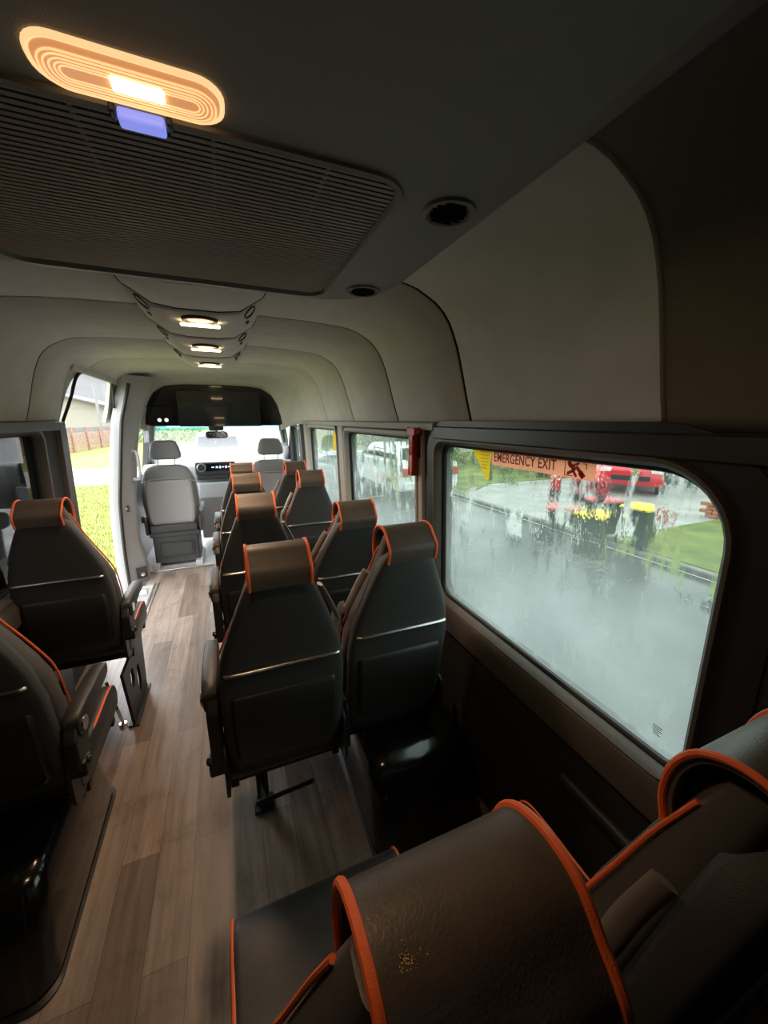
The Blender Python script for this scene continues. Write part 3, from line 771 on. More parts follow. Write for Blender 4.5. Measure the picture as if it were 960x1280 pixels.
place(W0, True, XW + .003, .135, 'W', 'black seat under the rear corner of the large window, orange looped headrest piping')
place(W0, False, XW, 1.04, 'W', 'black window seat directly beside the front edge of the emergency exit window')
place(W0, False, XW, 1.66, 'W', 'lower reclined black window seat below the red hammer', .17)
place(W0, False, XW, 2.47, 'W', 'dark window seat beside the pillar between the two forward windows')
place(W0, False, XW, 3.06, 'W', 'foremost dark window seat, directly behind the driver seat')
place(L0, True, XS, 1.95, 'L', 'black single seat beside the open sliding door, with brown headrest cover')
place(L0, False, XS + .02, 1.15, 'L', 'dark single seat at the left edge, closest to the camera on that side')

def drop(o, *names):
    for ch in list(o.children):
        if ch.name.split('.')[0] in names:
            for g in list(ch.children): bpy.data.objects.remove(g)
            bpy.data.objects.remove(ch)
for key, o in SEATS.items():
    if key in (('A', .165),): drop(o, 'armrest', 'armrest_bracket', 'recline_lever')
    if key[1] == .165:
        for ch in o.children:
            if ch.name.split('.')[0] == 'headrest_cover': ch.location.x += .017       # slipped a little sideways
    if key in (('W', 1.04),): drop(o, 'leg')
    if key in (('L', 1.15),):
        drop(o, 'release_lever', 'leg')
# crumbs on the cover nearest the camera
crumb_seat = SEATS[('A', .165)]; cvr = [c for c in crumb_seat.children if c.name.startswith('headrest_cover')][0]
random.seed(3); bm = bmesh.new()
for k in range(70):
    a = random.gauss(0, .0035), random.gauss(0, .004)
    if k > 60: a = (a[0] + .013, a[1] + .003)
    box(bm, (-.0555 + a[0] * .8, -.0235 + a[1] * .7, 1.1795 + a[1] * .35), (.0004 + .0004 * random.random(),) * 3)
cb = obj('crumbs', bm, mat('golden_crumbs', (.55, .36, .10), .5), cvr, smooth=False); cb['kind'] = 'stuff'; cb['label'] = 'small golden crumb stain'
# wheel arch covers
def wheel_arch(name, x0, x1, sgn, y0, y1, label):
    r = thing(name, label, 'wheel arch cover', ((x0 + x1) / 2, (y0 + y1) / 2, 0)); cx, cy = (x0 + x1) / 2, (y0 + y1) / 2
    hx, hy = abs(x1 - x0) / 2, (y1 - y0) / 2
    bm = bmesh.new()
    loft(bm, [[(x, y, z) for x, y in rrect(-hx * kx - (sgn < 0) * 0, -hy * ky, hx * kx, hy * ky, .06, 6)] for z, kx, ky in ((0, 1, 1), (.10, .985, .96), (.20, .96, .86), (.275, .92, .76), (.305, .84, .66), (.314, .70, .5))])
    obj('moulded_cover', bm, 'gloss2', r, angle=60)
    bm = bmesh.new(); ring_loft(bm, [[(x, y, z) for x, y in rrect(-hx * k, -hy * k, hx * k, hy * k, .06, 6)] for k, z in ((1.04, 0), (1.04, .006), (.99, .012))])
    obj('flange', bm, 'blackpl', r)
wheel_arch('wheel_arch_cover', .36, .80, 1, .92, 1.62, 'gloss black wheel arch cover on the floor below the emergency exit window')
wheel_arch('wheel_arch_cover', -.90, -.55, -1, .96, 1.62, 'gloss black wheel arch cover under the left single seat')

# ------------------------------------------------------------------ cab
cabn = thing('overhead_cabinet', 'gloss black overhead cabinet arched above the windscreen', 'cabinet', (XC, 4.36, 1.44))
arch = [(-.66, .02), (-.655, .10), (-.62, .22), (-.55, .32), (-.45, .38), (-.30, .405), (0, .41), (.30, .405), (.45, .38), (.55, .32), (.62, .22), (.655, .10), (.66, .02), (.60, 0), (-.60, 0)]
bm = bmesh.new(); loft(bm, [[(x * k, y, z * k) for x, z in arch] for y, k in ((.0, .97), (.012, 1.0), (.56, 1.0))]); obj('cabinet_body', bm, 'gloss', cabn, angle=30, bevel=.006)
bm = bmesh.new(); box(bm, (-.28, -.004, .2), (.006, .006, .34)); box(bm, (.36, -.004, .2), (.006, .006, .34)); box(bm, (-.47, -.006, .19), (.30, .01, .012)); obj('cabinet_seam', bm, 'deep', cabn)
for x in (-.52, -.46):
    bm = bmesh.new(); cyl(bm, (x, .01, .065), (x, -.014, .060), .022, .020, n=20); k = obj('reading_lamp', bm, 'cabdark', cabn)
    bm = bmesh.new(); cyl(bm, (x, -.012, .060), (x, -.017, .059), .017, n=20); obj('lamp_lens', bm, emis('reading_lens', (1, .97, .9), 1.0), k)
mon = thing('monitor', 'flat black glossy monitor hung in front of the overhead cabinet', 'monitor', (-.01, 4.315, 1.435))
bm = bmesh.new(); loft(bm, [[(x, y, z) for x, z in rrect(-.385, 0, .385, .345, .012, 4)] for y in (-.016, .016)]); obj('monitor_case', bm, 'gloss', mon, bevel=.004)
bm = bmesh.new(); loft(bm, [[(x, y, z) for x, z in rrect(-.372, .012, .372, .333, .006, 4)] for y in (-.0185, -.016)]); obj('screen', bm, 'screen', mon)
bm = bmesh.new(); box(bm, (0, .02, .16), (.20, .02, .14)); obj('mount', bm, 'frame', mon)

mon.location.y = 4.30; mon.rotation_euler = (math.radians(-5), 0, 0)
mir = thing('rear_view_mirror', 'black inside mirror at the top of the windscreen', 'mirror', (-.075, 4.86, 1.335))
bm = bmesh.new(); loft(bm, [superring(0, y, a, b, 0, 24, .6) for y, a, b in ()] or [[(x * k, y, z * k) for x, z in rrect(-.12, -.04, .12, .04, .035, 6)] for y, k in ((-.015, .94), (-.01, 1), (.02, .9), (.035, .6))])
obj('mirror_case', bm, 'cabdark', mir)
bm = bmesh.new(); loft(bm, [[(x, y, z) for x, z in rrect(-.108, -.031, .108, .031, .028, 6)] for y in (-.018, -.015)]); obj('mirror_glass', bm, 'chrome', mir)
bm = bmesh.new(); loft(bm, [superring(0, .05, .075, .035, .045 + 0, 20, .7), superring(0, .05, .085, .045, .098, 20, .7)]); cyl(bm, (0, .03, 0), (0, .05, .07), .014); obj('mirror_stem', bm, 'cabdark', mir)

dash = thing('dashboard', 'pale grey dashboard below the windscreen with centre controls', 'dashboard', (XC, 5.0, 0))
bm = bmesh.new()
dp = [(.02, .70), (-.02, .80), (-.02, .90), (.03, .975), (.10, 1.0), (.30, .985), (.50, .96), (.50, .55), (.15, .50)]
loft(bm, [[(x, y, z) for y, z in dp] for x in (-.84, -.40, .30, .84)]); obj('dash_body', bm, 'cab', dash, bevel=.02, seg=3)
bm = bmesh.new(); loft(bm, [[(x, y, z) for x, z in rrect(-.30, .865, .14, 1.015, .02, 4)] for y in (-.055, .06)]); obj('centre_bezel', bm, 'cabdark', dash, bevel=.005)
bm = bmesh.new(); box(bm, (-.03, -.058, .955), (.30, .006, .085)); sc_ = obj('touch_screen', bm, 'screen', dash)
bm = bmesh.new()
for i, (x, w, h) in enumerate(((-.11, .03, .012), (-.065, .025, .02), (-.03, .014, .03), (.0, .025, .012), (.035, .018, .026), (.07, .03, .01))): box(bm, (x, -.062, .955), (w, .002, h))
obj('screen_icon', bm, 'screenlit', sc_, smooth=False)
for x in (-.235, -.70, .66):
    bm = bmesh.new()
    ring_loft(bm, [[(x + q * math.cos(2 * PI * k / 28), y, .955 + q * math.sin(2 * PI * k / 28)) for k in range(28)] for q, y in ((.05, -.055), (.05, -.075), (.040, -.078), (.036, -.06))])
    v = obj('round_vent', bm, 'alu', dash)
    bm = bmesh.new(); cyl(bm, (x, -.05, .955), (x, -.066, .955), .036, n=24); cyl(bm, (x, -.06, .955), (x, -.078, .955), .012, n=16); obj('vent_core', bm, 'cabdark', v)
bm = bmesh.new(); box(bm, (-.08, -.05, .835), (.42, .05, .05)); 
for k in range(8): box(bm, (-.25 + k * .048, -.078, .835), (.035, .01, .022))
obj('button_row', bm, 'cabdark', dash, bevel=.003)
bm = bmesh.new(); loft(bm, [[(x, y, z) for x, y in rrect(-.30, -.20 + d, .16, .25, .05, 5)] for z, d in ((.10, .12), (.45, .07), (.62, .0), (.78, .06))]); cc = obj('centre_console', bm, 'cab', dash, bevel=.006)
bm = bmesh.new(); box(bm, (-.08, -.06, .74), (.38, .16, .03)); obj('tray', bm, 'cabdark', dash, bevel=.01)
for x in (-.20, -.09):
    bm = bmesh.new(); ring_loft(bm, [[(x + q * math.cos(2 * PI * k / 24), -.135 + q * math.sin(2 * PI * k / 24), z) for k in range(24)] for q, z in ((.046, .63), (.044, .645), (.036, .645), (.034, .60))])
    obj('cup_holder', bm, 'deep', dash)
swl = thing('steering_wheel', 'dark steering wheel in front of the driver seat', 'steering wheel', (.44, 4.80, .86))
bm = bmesh.new(); ax = Matrix.Rotation(math.radians(-62), 3, 'X')
tube(bm, [ax @ Vector((.19 * math.cos(2 * PI * k / 32), .19 * math.sin(2 * PI * k / 32), 0)) for k in range(32)], .016, 8, closed=True); obj('rim', bm, 'cabdark', swl)
bm = bmesh.new()
for a in (0, PI, 1.5 * PI): tube(bm, [(0, 0, 0), ax @ Vector((.18 * math.cos(a), .18 * math.sin(a), 0))], .018, 8, flat=.5)
bmesh.ops.create_uvsphere(bm, u_segments=16, v_segments=8, radius=.06); cyl(bm, (0, 0, 0), (0, .17, -.06), .03); obj('hub', bm, 'cabdark', swl)

def cab_seat(name, label, x, y, group=None):
    r = thing(name, label, 'seat', (x, y, 0.02))
    bk = [(.42, .22), (.50, .245), (.65, .255), (.80, .25), (.90, .235), (.98, .205), (1.02, .175), (1.045, .12)]
    yb = lambda z: -.02 + (.98 - z) * .10
    bm = bmesh.new(); loft(bm, [superring(0, yb(z) + .075, h, .075 * (1 if z < 1.0 else .75 if z < 1.03 else .45), z, 36, .45) for z, h in bk]); obj('backrest', bm, 'cabseat', r, angle=60)
    bm = bmesh.new()
    loft(bm, [[(x_, yb(z) + dy - .004, z) for x_, dy in ((-h, .012), (-h + .02, -.010), (-h + .045, -.012), (-h + .06, -.003), (h - .06, -.003), (h - .045, -.012), (h - .02, -.010), (h, .012))] for z, h in ((.445, .20), (.47, .215), (.62, .228), (.80, .222), (.875, .212), (.895, .195))])
    obj('back_panel', bm, 'cabpanel', r, bevel=.004)
    bm = bmesh.new(); tube(bm, smooth_path([(-.235, yb(.86), .875), (-.15, yb(.9) - .008, .907), (0, yb(.91) - .010, .915), (.15, yb(.9) - .008, .907), (.235, yb(.86), .875)], 5), .005, 8); obj('seam_piping', bm, 'cabpanel', r)
    hz = [(1.10, .10), (1.115, .135), (1.15, .14), (1.22, .125), (1.27, .105), (1.285, .07)]
    bm = bmesh.new(); loft(bm, [superring(0, .045, h, .045 if 1.11 < z < 1.275 else .03, z, 28, .5) for z, h in hz]); hr = obj('headrest', bm, 'cabseat', r)
    for s in (-1, 1):
        bm = bmesh.new(); cyl(bm, (s * .075, .045, 1.0), (s * .075, .045, 1.12), .006, n=10); obj('headrest_post', bm, 'chrome', hr)
    bm = bmesh.new(); loft(bm, [[(x_, y_, z) for x_, y_ in rrect(-.25 * k, .06, .25 * k, .56, .07, 5)] for z, k in ((.34, .94), (.36, 1), (.45, 1), (.48, .93))]); obj('seat_cushion', bm, 'cabseat', r, angle=60)
    bm = bmesh.new(); box(bm, (0, .0, .405), (.42, .06, .07)); box(bm, (0, .05, .34), (.46, .12, .05))
    for s in (-1, 1): loft(bm, [[(s * .245 + dx, y_, z) for y_, z in rrect(-.02, .34, .12, .52, .04, 5)] for dx in (-.012, .012)])
    obj('recliner', bm, 'cabdark', r, bevel=.006)
    bm = bmesh.new(); loft(bm, [[(x_, y_, z) for x_, y_ in rrect(-.21 * k, .0, .21 * k, .44, .02, 4)] for z, k in ((.03, 1.02), (.06, 1), (.30, 1), (.315, 1.03))]); pd = obj('pedestal', bm, 'cabdark', r, bevel=.004)
    bm = bmesh.new(); tube(bm, [(a, -.006, b) for a, b in rrect(-.15, .10, .16, .26, .02, 4)], .006, 6, closed=True, up=Vector((0, 1, 0))); box(bm, (0, -.004, .18), (.28, .006, .13)); obj('access_panel', bm, 'cabdark', pd)
    for s in (-1, 1):
        bm = bmesh.new(); box(bm, (s * .20, .16, .02), (.07, .46, .05)); obj('floor_bracket', bm, 'cab', r, bevel=.006)
    bm = bmesh.new(); box(bm, (.272, .14, .58), (.045, .30, .05)); obj('armrest', bm, 'cabseat', r, bevel=.015, seg=3)
    bm = bmesh.new(); cyl(bm, (-.262, .05, .50), (-.285, .05, .50), .035, n=20); obj('recline_knob', bm, 'cabdark', r, bevel=.004)
    return r
cab_seat('cab_seat', 'grey front passenger seat seen from behind, next to the open door', -.555, 4.30)
cab_seat('cab_seat', 'grey driver seat in front of the right-hand pair, mostly hidden', .47, 4.45)

hd = thing('grab_handle', 'small grey grab handle on the pillar ahead of the open door', 'handle', (-.775, 4.045, 1.1))
bm = bmesh.new(); tube(bm, smooth_path([(0, 0, .13), (.035, -.02, .115), (.042, -.025, 0), (.035, -.02, -.115), (0, 0, -.13)], 6), .012, 10); obj('grip', bm, 'cab', hd)
bm = bmesh.new()
for s in (-1, 1): cyl(bm, (-.02, .01, s * .13), (.012, -.004, s * .128), .02, .016, n=14)
obj('mount', bm, 'cab', hd)
pl = thing('door_latch_plate', 'small square latch plate on the grey pillar by the open door', 'latch', (-.872, 3.985, .72), 0)
bm = bmesh.new(); rt = Matrix.Rotation(math.radians(-24), 3, 'Z'); box(bm, (0, 0, 0), (.05, .012, .06), rt); obj('plate', bm, 'cabdark', pl, bevel=.004)
bm = bmesh.new(); cyl(bm, rt @ Vector((0, -.004, 0)), rt @ Vector((0, -.012, 0)), .011, n=16); obj('bolt', bm, 'white', pl)
an = thing('belt_anchor', 'recessed belt anchor at the foot of the grey door pillar', 'anchor', (-.838, 4.0, .09))
bm = bmesh.new(); rt = Matrix.Rotation(math.radians(28), 3, 'Z')
ring_loft(bm, [[rt @ Vector((x, y, z)) for x, z in rrect(-.045, -.05, .045, .06, .01, 4)] for y in (-.006, -.006)][:1] + [[rt @ Vector((x * k, y, z * k)) for x, z in rrect(-.045, -.05, .045, .06, .01, 4)] for k, y in ((1, -.02), (.88, -.02), (.85, .0))])
bm.faces.new([bm.verts.new(rt @ Vector((x * .86, -.006, z * .86))) for x, z in rrect(-.045, -.05, .045, .06, .01, 4)])
obj('recess', bm, 'cabdark', an)
bm = bmesh.new(); cyl(bm, rt @ Vector((0, 0, -.01)), rt @ Vector((0, -.03, -.01)), .018, n=18); obj('bolt', bm, 'chrome', an)
sl = thing('step_light', 'small lit step lamp in the entry step beside the plank floor', 'lamp', (-.86, 3.882, -.06))
bm = bmesh.new(); box(bm, (0, 0, 0), (.13, .012, .06)); obj('lamp_frame', bm, 'alu', sl, bevel=.004)
bm = bmesh.new(); box(bm, (0, -.007, 0), (.10, .006, .038)); obj('lens', bm, emis('step_lens', (1, .95, .8), 1.6), sl, bevel=.002)

# red window hammer
hm = thing('emergency_hammer', 'red window-breaking hammer on the pillar between the two rear windows', 'hammer', (XR(1.36) - .035, 1.50, 1.36))
bm = bmesh.new(); loft(bm, [[(x, y, z) for x, y in rrect(-.014 * k, -.020 * k, .014 * k, .020 * k, .006, 4)] for z, k in ((-.01, .8), (.0, 1), (.07, 1.0), (.085, .9))]); obj('handle', bm, 'red', hm)
bm = bmesh.new(); loft(bm, [[(x, y, z) for y, z in rrect(-.045, .075, .03, .108, .012, 5)] for x in (-.018, .018)]); cyl(bm, (0, -.045, .09), (0, -.062, .09), .010, .002); obj('hammer_head', bm, 'red', hm, bevel=.004)
bm = bmesh.new(); loft(bm, [[(x, y, z) for x, y in rrect(-.014 * k, -.020 * k, .014 * k, .020 * k, .004, 4)] for z, k in ((-.098, .95), (-.095, 1), (-.014, 1), (-.01, .95))]); gp = obj('grip', bm, 'red', hm)
bm = bmesh.new()
for k in range(8): box(bm, (-.0135, -.012, -.090 + k * .0105), (.003, .008, .005))
obj('grip_teeth', bm, 'white', gp)
bm = bmesh.new(); box(bm, (.028, .0, .04), (.03, .055, .12)); obj('holder', bm, 'blackpl', hm, bevel=.006)
bm = bmesh.new(); tube(bm, [Vector((-.002, .048 + .016 * math.cos(2 * PI * k / 20), .092 + .016 * math.sin(2 * PI * k / 20))) for k in range(20)], .003, 6, closed=True, up=Vector((1, 0, 0))); obj('pull_ring', bm, 'blackpl', hm)
bm = bmesh.new()
for k in range(5): box(bm, (-.0145, -.006 + (k % 2) * .002, .008 + k * .012), (.001, .010, .007))
obj('printed_mark', bm, 'peach', hm, smooth=False)

# stickers on the large window
def on_pane(y, z, d=.030): return (XR(z) + d, y, z)
st_ = thing('emergency_exit_sticker', 'long peach sticker reading EMERGENCY EXIT at the top of the large window', 'sticker', on_pane(.845, 1.379))
tilt = math.atan(.032)
basis = Matrix(((0, 0, -1), (-1, 0, 0), (0, 1, 0))).to_4x4()       # text x -> -y, text y -> z, faces -x
root_m = basis
bm = bmesh.new(); box(bm, (0, 0, 0), (.392, .049, .0006)); o = obj('sticker_film', bm, 'peach', st_); o.matrix_local = Matrix.Rotation(-tilt, 4, 'Y') @ basis
def text(s, size, m, parent, off, sx=1.0, name='lettering'):
    cu = bpy.data.curves.new(name, 'FONT'); cu.body = s; cu.size = size; cu.align_x = 'CENTER'; cu.align_y = 'CENTER'; cu.extrude = .0003; cu.offset = .0005; cu.space_character = 1.07
    t = bpy.data.objects.new(name, cu); C.objects.link(t)
    bpy.context.view_layer.update(); dg = bpy.context.evaluated_depsgraph_get(); me = bpy.data.meshes.new_from_object(t.evaluated_get(dg)); bpy.data.objects.remove(t)
    me.materials.clear(); me.materials.append(M[m]); o = bpy.data.objects.new(name, me); C.objects.link(o); o.parent = parent
    o.matrix_local = Matrix.Rotation(-tilt, 4, 'Y') @ basis @ Matrix.Translation(off) @ Matrix.Diagonal((sx, 1, 1, 1))
    return o
text('EMERGENCY EXIT', .041, 'redink', st_, (-.055, .001, .0012), .75)
bm = bmesh.new()
box(bm, (.105, 0, .0008), (.002, .040, .0008)); box(bm, (.118, -.019, .0008), (.026, .002, .0008)); box(bm, (.165, .015, .0008), (.012, .002, .0008)); box(bm, (.170, .008, .0008), (.002, .014, .0008))
cyl(bm, (.118, .013, .0004), (.118, .013, .0012), .006, n=14)
for c, s, a in (((.128, .004), (.026, .012), -.6), ((.122, -.010), (.020, .008), .5), ((.140, .012), (.018, .006), .4), ((.136, -.012), (.020, .007), -.9), ((.150, -.004), (.030, .009), -.8), ((.158, -.013), (.018, .014), -.8)):
    box(bm, (c[0], c[1], .0008), (s[0], s[1], .0008), Matrix.Rotation(a, 3, 'Z'))
o = obj('pictogram', bm, mat('bright_red_print', (.65, .03, .02), .6), st_, smooth=False); o.matrix_local = Matrix.Rotation(-tilt, 4, 'Y') @ basis
ys = thing('yellow_notice', 'torn yellow paper notice stuck at the front top corner of the large window', 'notice', on_pane(1.10, 1.352))
bm = bmesh.new(); plate(bm, [(-.058, .052), (.058, .052), (.050, .0), (.047, -.055), (.030, -.050), (.0, -.01), (-.03, .02)], [], 0, .0006, lambda u, v, t: (-t, -u, v)); o = obj('paper', bm, 'yellow', ys, smooth=False)
bm = bmesh.new()
for k in range(6): box(bm, (-.001, -.02, .042 - k * .011), (.0006, .05 - k * .004, .0022))
obj('printed_lines', bm, mat('ochre_print', (.62, .42, .08), .7), ys, smooth=False)
gm = thing('glass_maker_mark', 'tiny dark printed mark in the lower rear corner of the large window', 'mark', on_pane(.425, .822))
bm = bmesh.new()
for k, (w, y) in enumerate(((.034, 0), (.030, .002), (.034, -.001), (.020, .004), (.026, 0))): box(bm, (0, y * .6, .011 - k * .005), (.0006, w * .62, .0014))
o = obj('print_line', bm, 'blackink', gm, smooth=False)
yl = thing('yellow_notice', 'yellow square notice on the foremost right-hand side window', 'notice', on_pane(2.98, 1.335))
bm = bmesh.new(); box(bm, (0, 0, 0), (.0008, .20, .15)); obj('paper', bm, 'yellow', yl, smooth=False)

# open sliding door parked outside the left wall
sd = thing('sliding_door', 'dark sliding door standing open outside the left window', 'door', (-1.06, 2.30, .5))
bm = bmesh.new(); plate(bm, rrect(-.60, -.65, .52, 1.28, .06, 6), [rrect(-.50, .28, .42, .92, .06, 6)], 0, .045, lambda u, v, t: (-.035 * max(0, v) - t + .0, u, v)); obj('door_panel', bm, 'blackpl', sd, smooth=False)
bm = bmesh.new(); bm.faces.new([bm.verts.new((-.035 * v - .02, u, v)) for u, v in rrect(-.51, .27, .43, .93, .06, 6)]); obj('door_glass', bm, 'privacy', sd, smooth=False)
bm = bmesh.new(); box(bm, (.02, .38, .12), (.03, .05, .16)); obj('door_handle', bm, 'cabdark', sd, bevel=.008)

# wing mirror outside the driver's side
wm = thing('wing_mirror', 'dark wing mirror outside the front right side window', 'mirror', (1.02, 4.95, 1.12))
bm = bmesh.new(); loft(bm, [[(x * k, y, z * k) for x, z in rrect(-.09, -.17, .09, .17, .07, 6)] for y, k in ((-.02, .95), (0, 1), (.06, .9), (.09, .6))]); obj('mirror_case', bm, 'cabdark', wm)
bm = bmesh.new(); loft(bm, [[(x, y, z) for x, z in rrect(-.075, -.15, .075, .15, .06, 6)] for y in (-.026, -.02)]); obj('mirror_glass', bm, 'chrome', wm)
bm = bmesh.new(); tube(bm, [(-.23, .10, -.12), (-.05, .03, -.10)], .03, 10); obj('mirror_arm', bm, 'cabdark', wm)

# ------------------------------------------------------------------ outside
random.seed(7)
GZ = -.65
bm = bmesh.new(); plate(bm, [(-2.2, -40), (6, -40), (6, 90), (-2.2, 90)], [], GZ - .1, GZ, lambda u, v, t: (u, v, t)); o = struct(obj('road', bm, 'asphalt', smooth=False))
def strip(name, pts, z0, z1, m):
    bm = bmesh.new(); plate(bm, pts, [], z0, z1, lambda u, v, t: (u, v, t)); return struct(obj(name, bm, m, smooth=False, bevel=.02 if 'kerb' in name else 0))
strip('kerb_right', [(6.0, -40), (6.15, -40), (6.15, 90), (6.0, 90)], GZ, GZ + .09, 'wetkerb')
strip('kerb_left', [(-1.5, -40), (-1.35, -40), (-1.35, 90), (-1.5, 90)], GZ, GZ + .16, 'concrete')
strip('lawn_right_near', [(6.15, -40), (40, -40), (40, 4.5), (6.15, 4.5)], GZ - .05, GZ + .10, 'lawn2')
strip('driveway_right', [(6.15, 4.5), (40, 4.5), (40, 10.2), (8.0, 10.2), (6.15, 8.8)], GZ - .05, GZ + .085, 'concrete')
strip('lawn_right_far', [(6.15, 8.8), (8.0, 10.2), (60, 10.2), (60, 90), (6.15, 90)], GZ - .05, GZ + .10, 'lawn2')
strip('lawn_left_near', [(-60, -40), (-1.5, -40), (-1.5, 13.9), (-60, 13.9)], GZ, -.42, 'lawn')
strip('lawn_left_side', [(-2.7, 13.9), (-1.5, 13.9), (-1.5, 18.6), (-2.7, 18.6)], GZ, -.42, 'lawn')
strip('path_left', [(-60, 13.9), (-2.7, 13.9), (-2.7, 18.6), (-60, 18.6)], GZ, -.41, 'concrete')
strip('lawn_left_far', [(-60, 18.6), (-1.5, 18.6), (-1.5, 120), (-60, 120)], GZ, -.42, 'lawn')
strip('ground_beyond', [(-200, 90), (200, 90), (200, 91), (-200, 91)], GZ, GZ + .02, 'lawn2')
# grass blades in the part of the lawn seen through the open door
bm = bmesh.new()
for i in range(15000):
    y = 3.5 + 10.2 * random.random() ** .8; x = -1.55 - random.random() * (y * .30 + .6)
    a = random.random() * PI; h = .03 + .05 * random.random(); w = .006
    dx, dy = math.cos(a) * w, math.sin(a) * w; lx, ly = random.uniform(-.03, .03), random.uniform(-.03, .03)
    bm.faces.new([bm.verts.new((x - dx, y - dy, -.425)), bm.verts.new((x + dx, y + dy, -.425)), bm.verts.new((x + lx, y + ly, -.42 + h))])
g = obj('grass', bm, 'blade', smooth=False); g['kind'] = 'stuff'; g['label'] = 'bright green lawn grass outside the open sliding door'; g['category'] = 'grass'

def foliage(bm, n, c, r, leaf, squash=1.0):
    for _ in range(n):
        while True:
            p = Vector((random.uniform(-1, 1), random.uniform(-1, 1), random.uniform(-1, 1)))
            if .25 < p.length < 1: break
        p = p.normalized() * (p.length ** .4)
        q = Vector((c[0] + p.x * r[0], c[1] + p.y * r[1], c[2] + p.z * r[2]))
        a = Vector((random.gauss(0, 1), random.gauss(0, 1), random.gauss(0, 1))).normalized(); b = a.orthogonal().normalized() * leaf * .5; a = a * leaf
        bm.faces.new([bm.verts.new(q - a * .5), bm.verts.new(q + b), bm.verts.new(q + a * .5), bm.verts.new(q - b)])
def tree(x, y, h, r, m, label, group='trees across the road'):
    t = thing('tree', label, 'tree', (x, y, GZ + .1), 0, group)
    bm = bmesh.new(); cyl(bm, (0, 0, 0), (.1, .05, h * .62), .16, .07, 10); tube(bm, [(.05, 0, h * .4), (.5 * r, .2, h * .75)], .05, 6); tube(bm, [(.05, 0, h * .42), (-.5 * r, -.1, h * .8)], .05, 6); obj('trunk', bm, 'trunk', t)
    bm = bmesh.new()
    for k in range(5): foliage(bm, 420, (random.uniform(-.45, .45) * r, random.uniform(-.45, .45) * r, h * random.uniform(.6, .85)), (r * .7, r * .7, h * .24), .30)
    obj('crown', bm, m, t, smooth=False)
def hedge(x, y, sx, sy, h, m, label, name='hedge'):
    t = thing(name, label, name, (x, y, GZ + .1))
    bm = bmesh.new()
    for _ in range(int(900 * (sx * sy + sx * h + sy * h) ** .9 / 3)):
        q = Vector((random.uniform(-sx, sx), random.uniform(-sy, sy), random.uniform(0, h) if random.random() < .8 else h)); a = Vector((random.gauss(0, 1), random.gauss(0, 1), random.gauss(0, 1))).normalized(); b = a.orthogonal().normalized() * .07; a = a * .16
        q += Vector((random.gauss(0, .1), random.gauss(0, .1), random.gauss(0, .1)))
        bm.faces.new([bm.verts.new(q - a * .5), bm.verts.new(q + b), bm.verts.new(q + a * .5), bm.verts.new(q - b)])
    obj('foliage', bm, m, t, smooth=False)
    bm = bmesh.new()
    for k in range(5): cyl(bm, (0, -sy * .8 + k * sy * .4, 0), (random.uniform(-.1, .1), -sy * .8 + k * sy * .4, h * .7), .04, .02, 8)
    obj('stem', bm, 'trunk', t)
hedge(10.9, 15.2, .7, 3.4, 1.6, 'leaf_mid', 'green hedge behind the lawn seen under the emergency exit sticker')
hedge(11.0, 10.75, .5, .45, 1.2, 'leaf_dark', 'small dark shrub left of the red car', 'shrub')
hedge(11.0, 27.5, .9, 4, 1.9, 'leaf_mid', 'long hedge beyond the white car seen through the middle window')
tree(17.5, 17.0, 6.5, 2.6, 'leaf_dark', 'dark tree above the hedge, behind the yellow paper notice')
tree(11.0, 20.5, 5.5, 1.7, 'leaf_dark', 'dark tree behind the white car')
tree(10.5, 36, 6, 2.6, 'leaf_dark', 'far dark tree seen through the foremost side window')

def house(name, label, x, y, sx, sy, h, rh, wall, roof, ridge='y', z=GZ + .1):
    t = thing(name, label, 'house', (x, y, z))
    bm = bmesh.new(); box(bm, (0, 0, h / 2), (sx * 2, sy * 2, h))
    if ridge == 'y':
        loft(bm, [[(-sx, yy, h - .01), (sx, yy, h - .01), (0, yy, h + rh * .97)] for yy in (-sy, sy)])
    obj('wall', bm, wall, t, smooth=False)
    bm = bmesh.new(); e = .6
    for s in (-1, 1):
        n_ = Vector((s * rh, 0, sx)).normalized() * .12
        a, b = Vector((0, 0, h + rh)), Vector((s * (sx + e), 0, h - rh * e / sx))
        loft(bm, [[p + Vector((0, yy, 0)) for p in (a, b, b + n_, a + n_)] for yy in (-sy - e, sy + e)])
    obj('roof', bm, roof, t, smooth=False)
    bm = bmesh.new(); box(bm, (0, -sy - .02, 1.6), (1.4, .06, 1.1)); w = obj('window', bm, 'post', t); bm = bmesh.new(); box(bm, (0, -sy - .05, 1.6), (1.2, .02, .9)); obj('window_glass', bm, 'carglass', w)
    return t
house('house', 'cream gabled house with grey roof behind the slatted fence', -14.0, 46, 5.6, 5.5, 2.87, 1.45, 'render', 'roof', z=-.42)
house('house', 'higher grey roof behind the cream gabled house', -15.5, 62, 7.5, 5.0, 5.6, 2.2, 'post', 'roof', z=-.42)
house('house', 'grey roofed house in the distance seen through the middle window', 22, 34, 6, 5, 2.8, 2.2, 'render', 'roof')
ga = thing('garage', 'dark green garage wall at the upper rear corner of the large window', 'garage', (18.0, 7.2, GZ + .1))
bm = bmesh.new(); box(bm, (0, -1.0, 1.3), (3.5, 5.0, 2.6)); obj('wall', bm, 'garage', ga)
bm = bmesh.new(); box(bm, (0, -1.0, 2.68), (4.2, 5.8, .16)); obj('roof', bm, 'roof', ga)
bm = bmesh.new(); box(bm, (-1.78, 1.35, 1.25), (.10, .35, 2.5)); obj('post', bm, mat('pale_pink_post', (.75, .48, .40), .7), ga, bevel=.02)
bw = thing('garden_wall', 'low orange brick garden wall behind the lawn by the garage', 'wall', (9.6, 2.9, GZ + .1))
bm = bmesh.new()
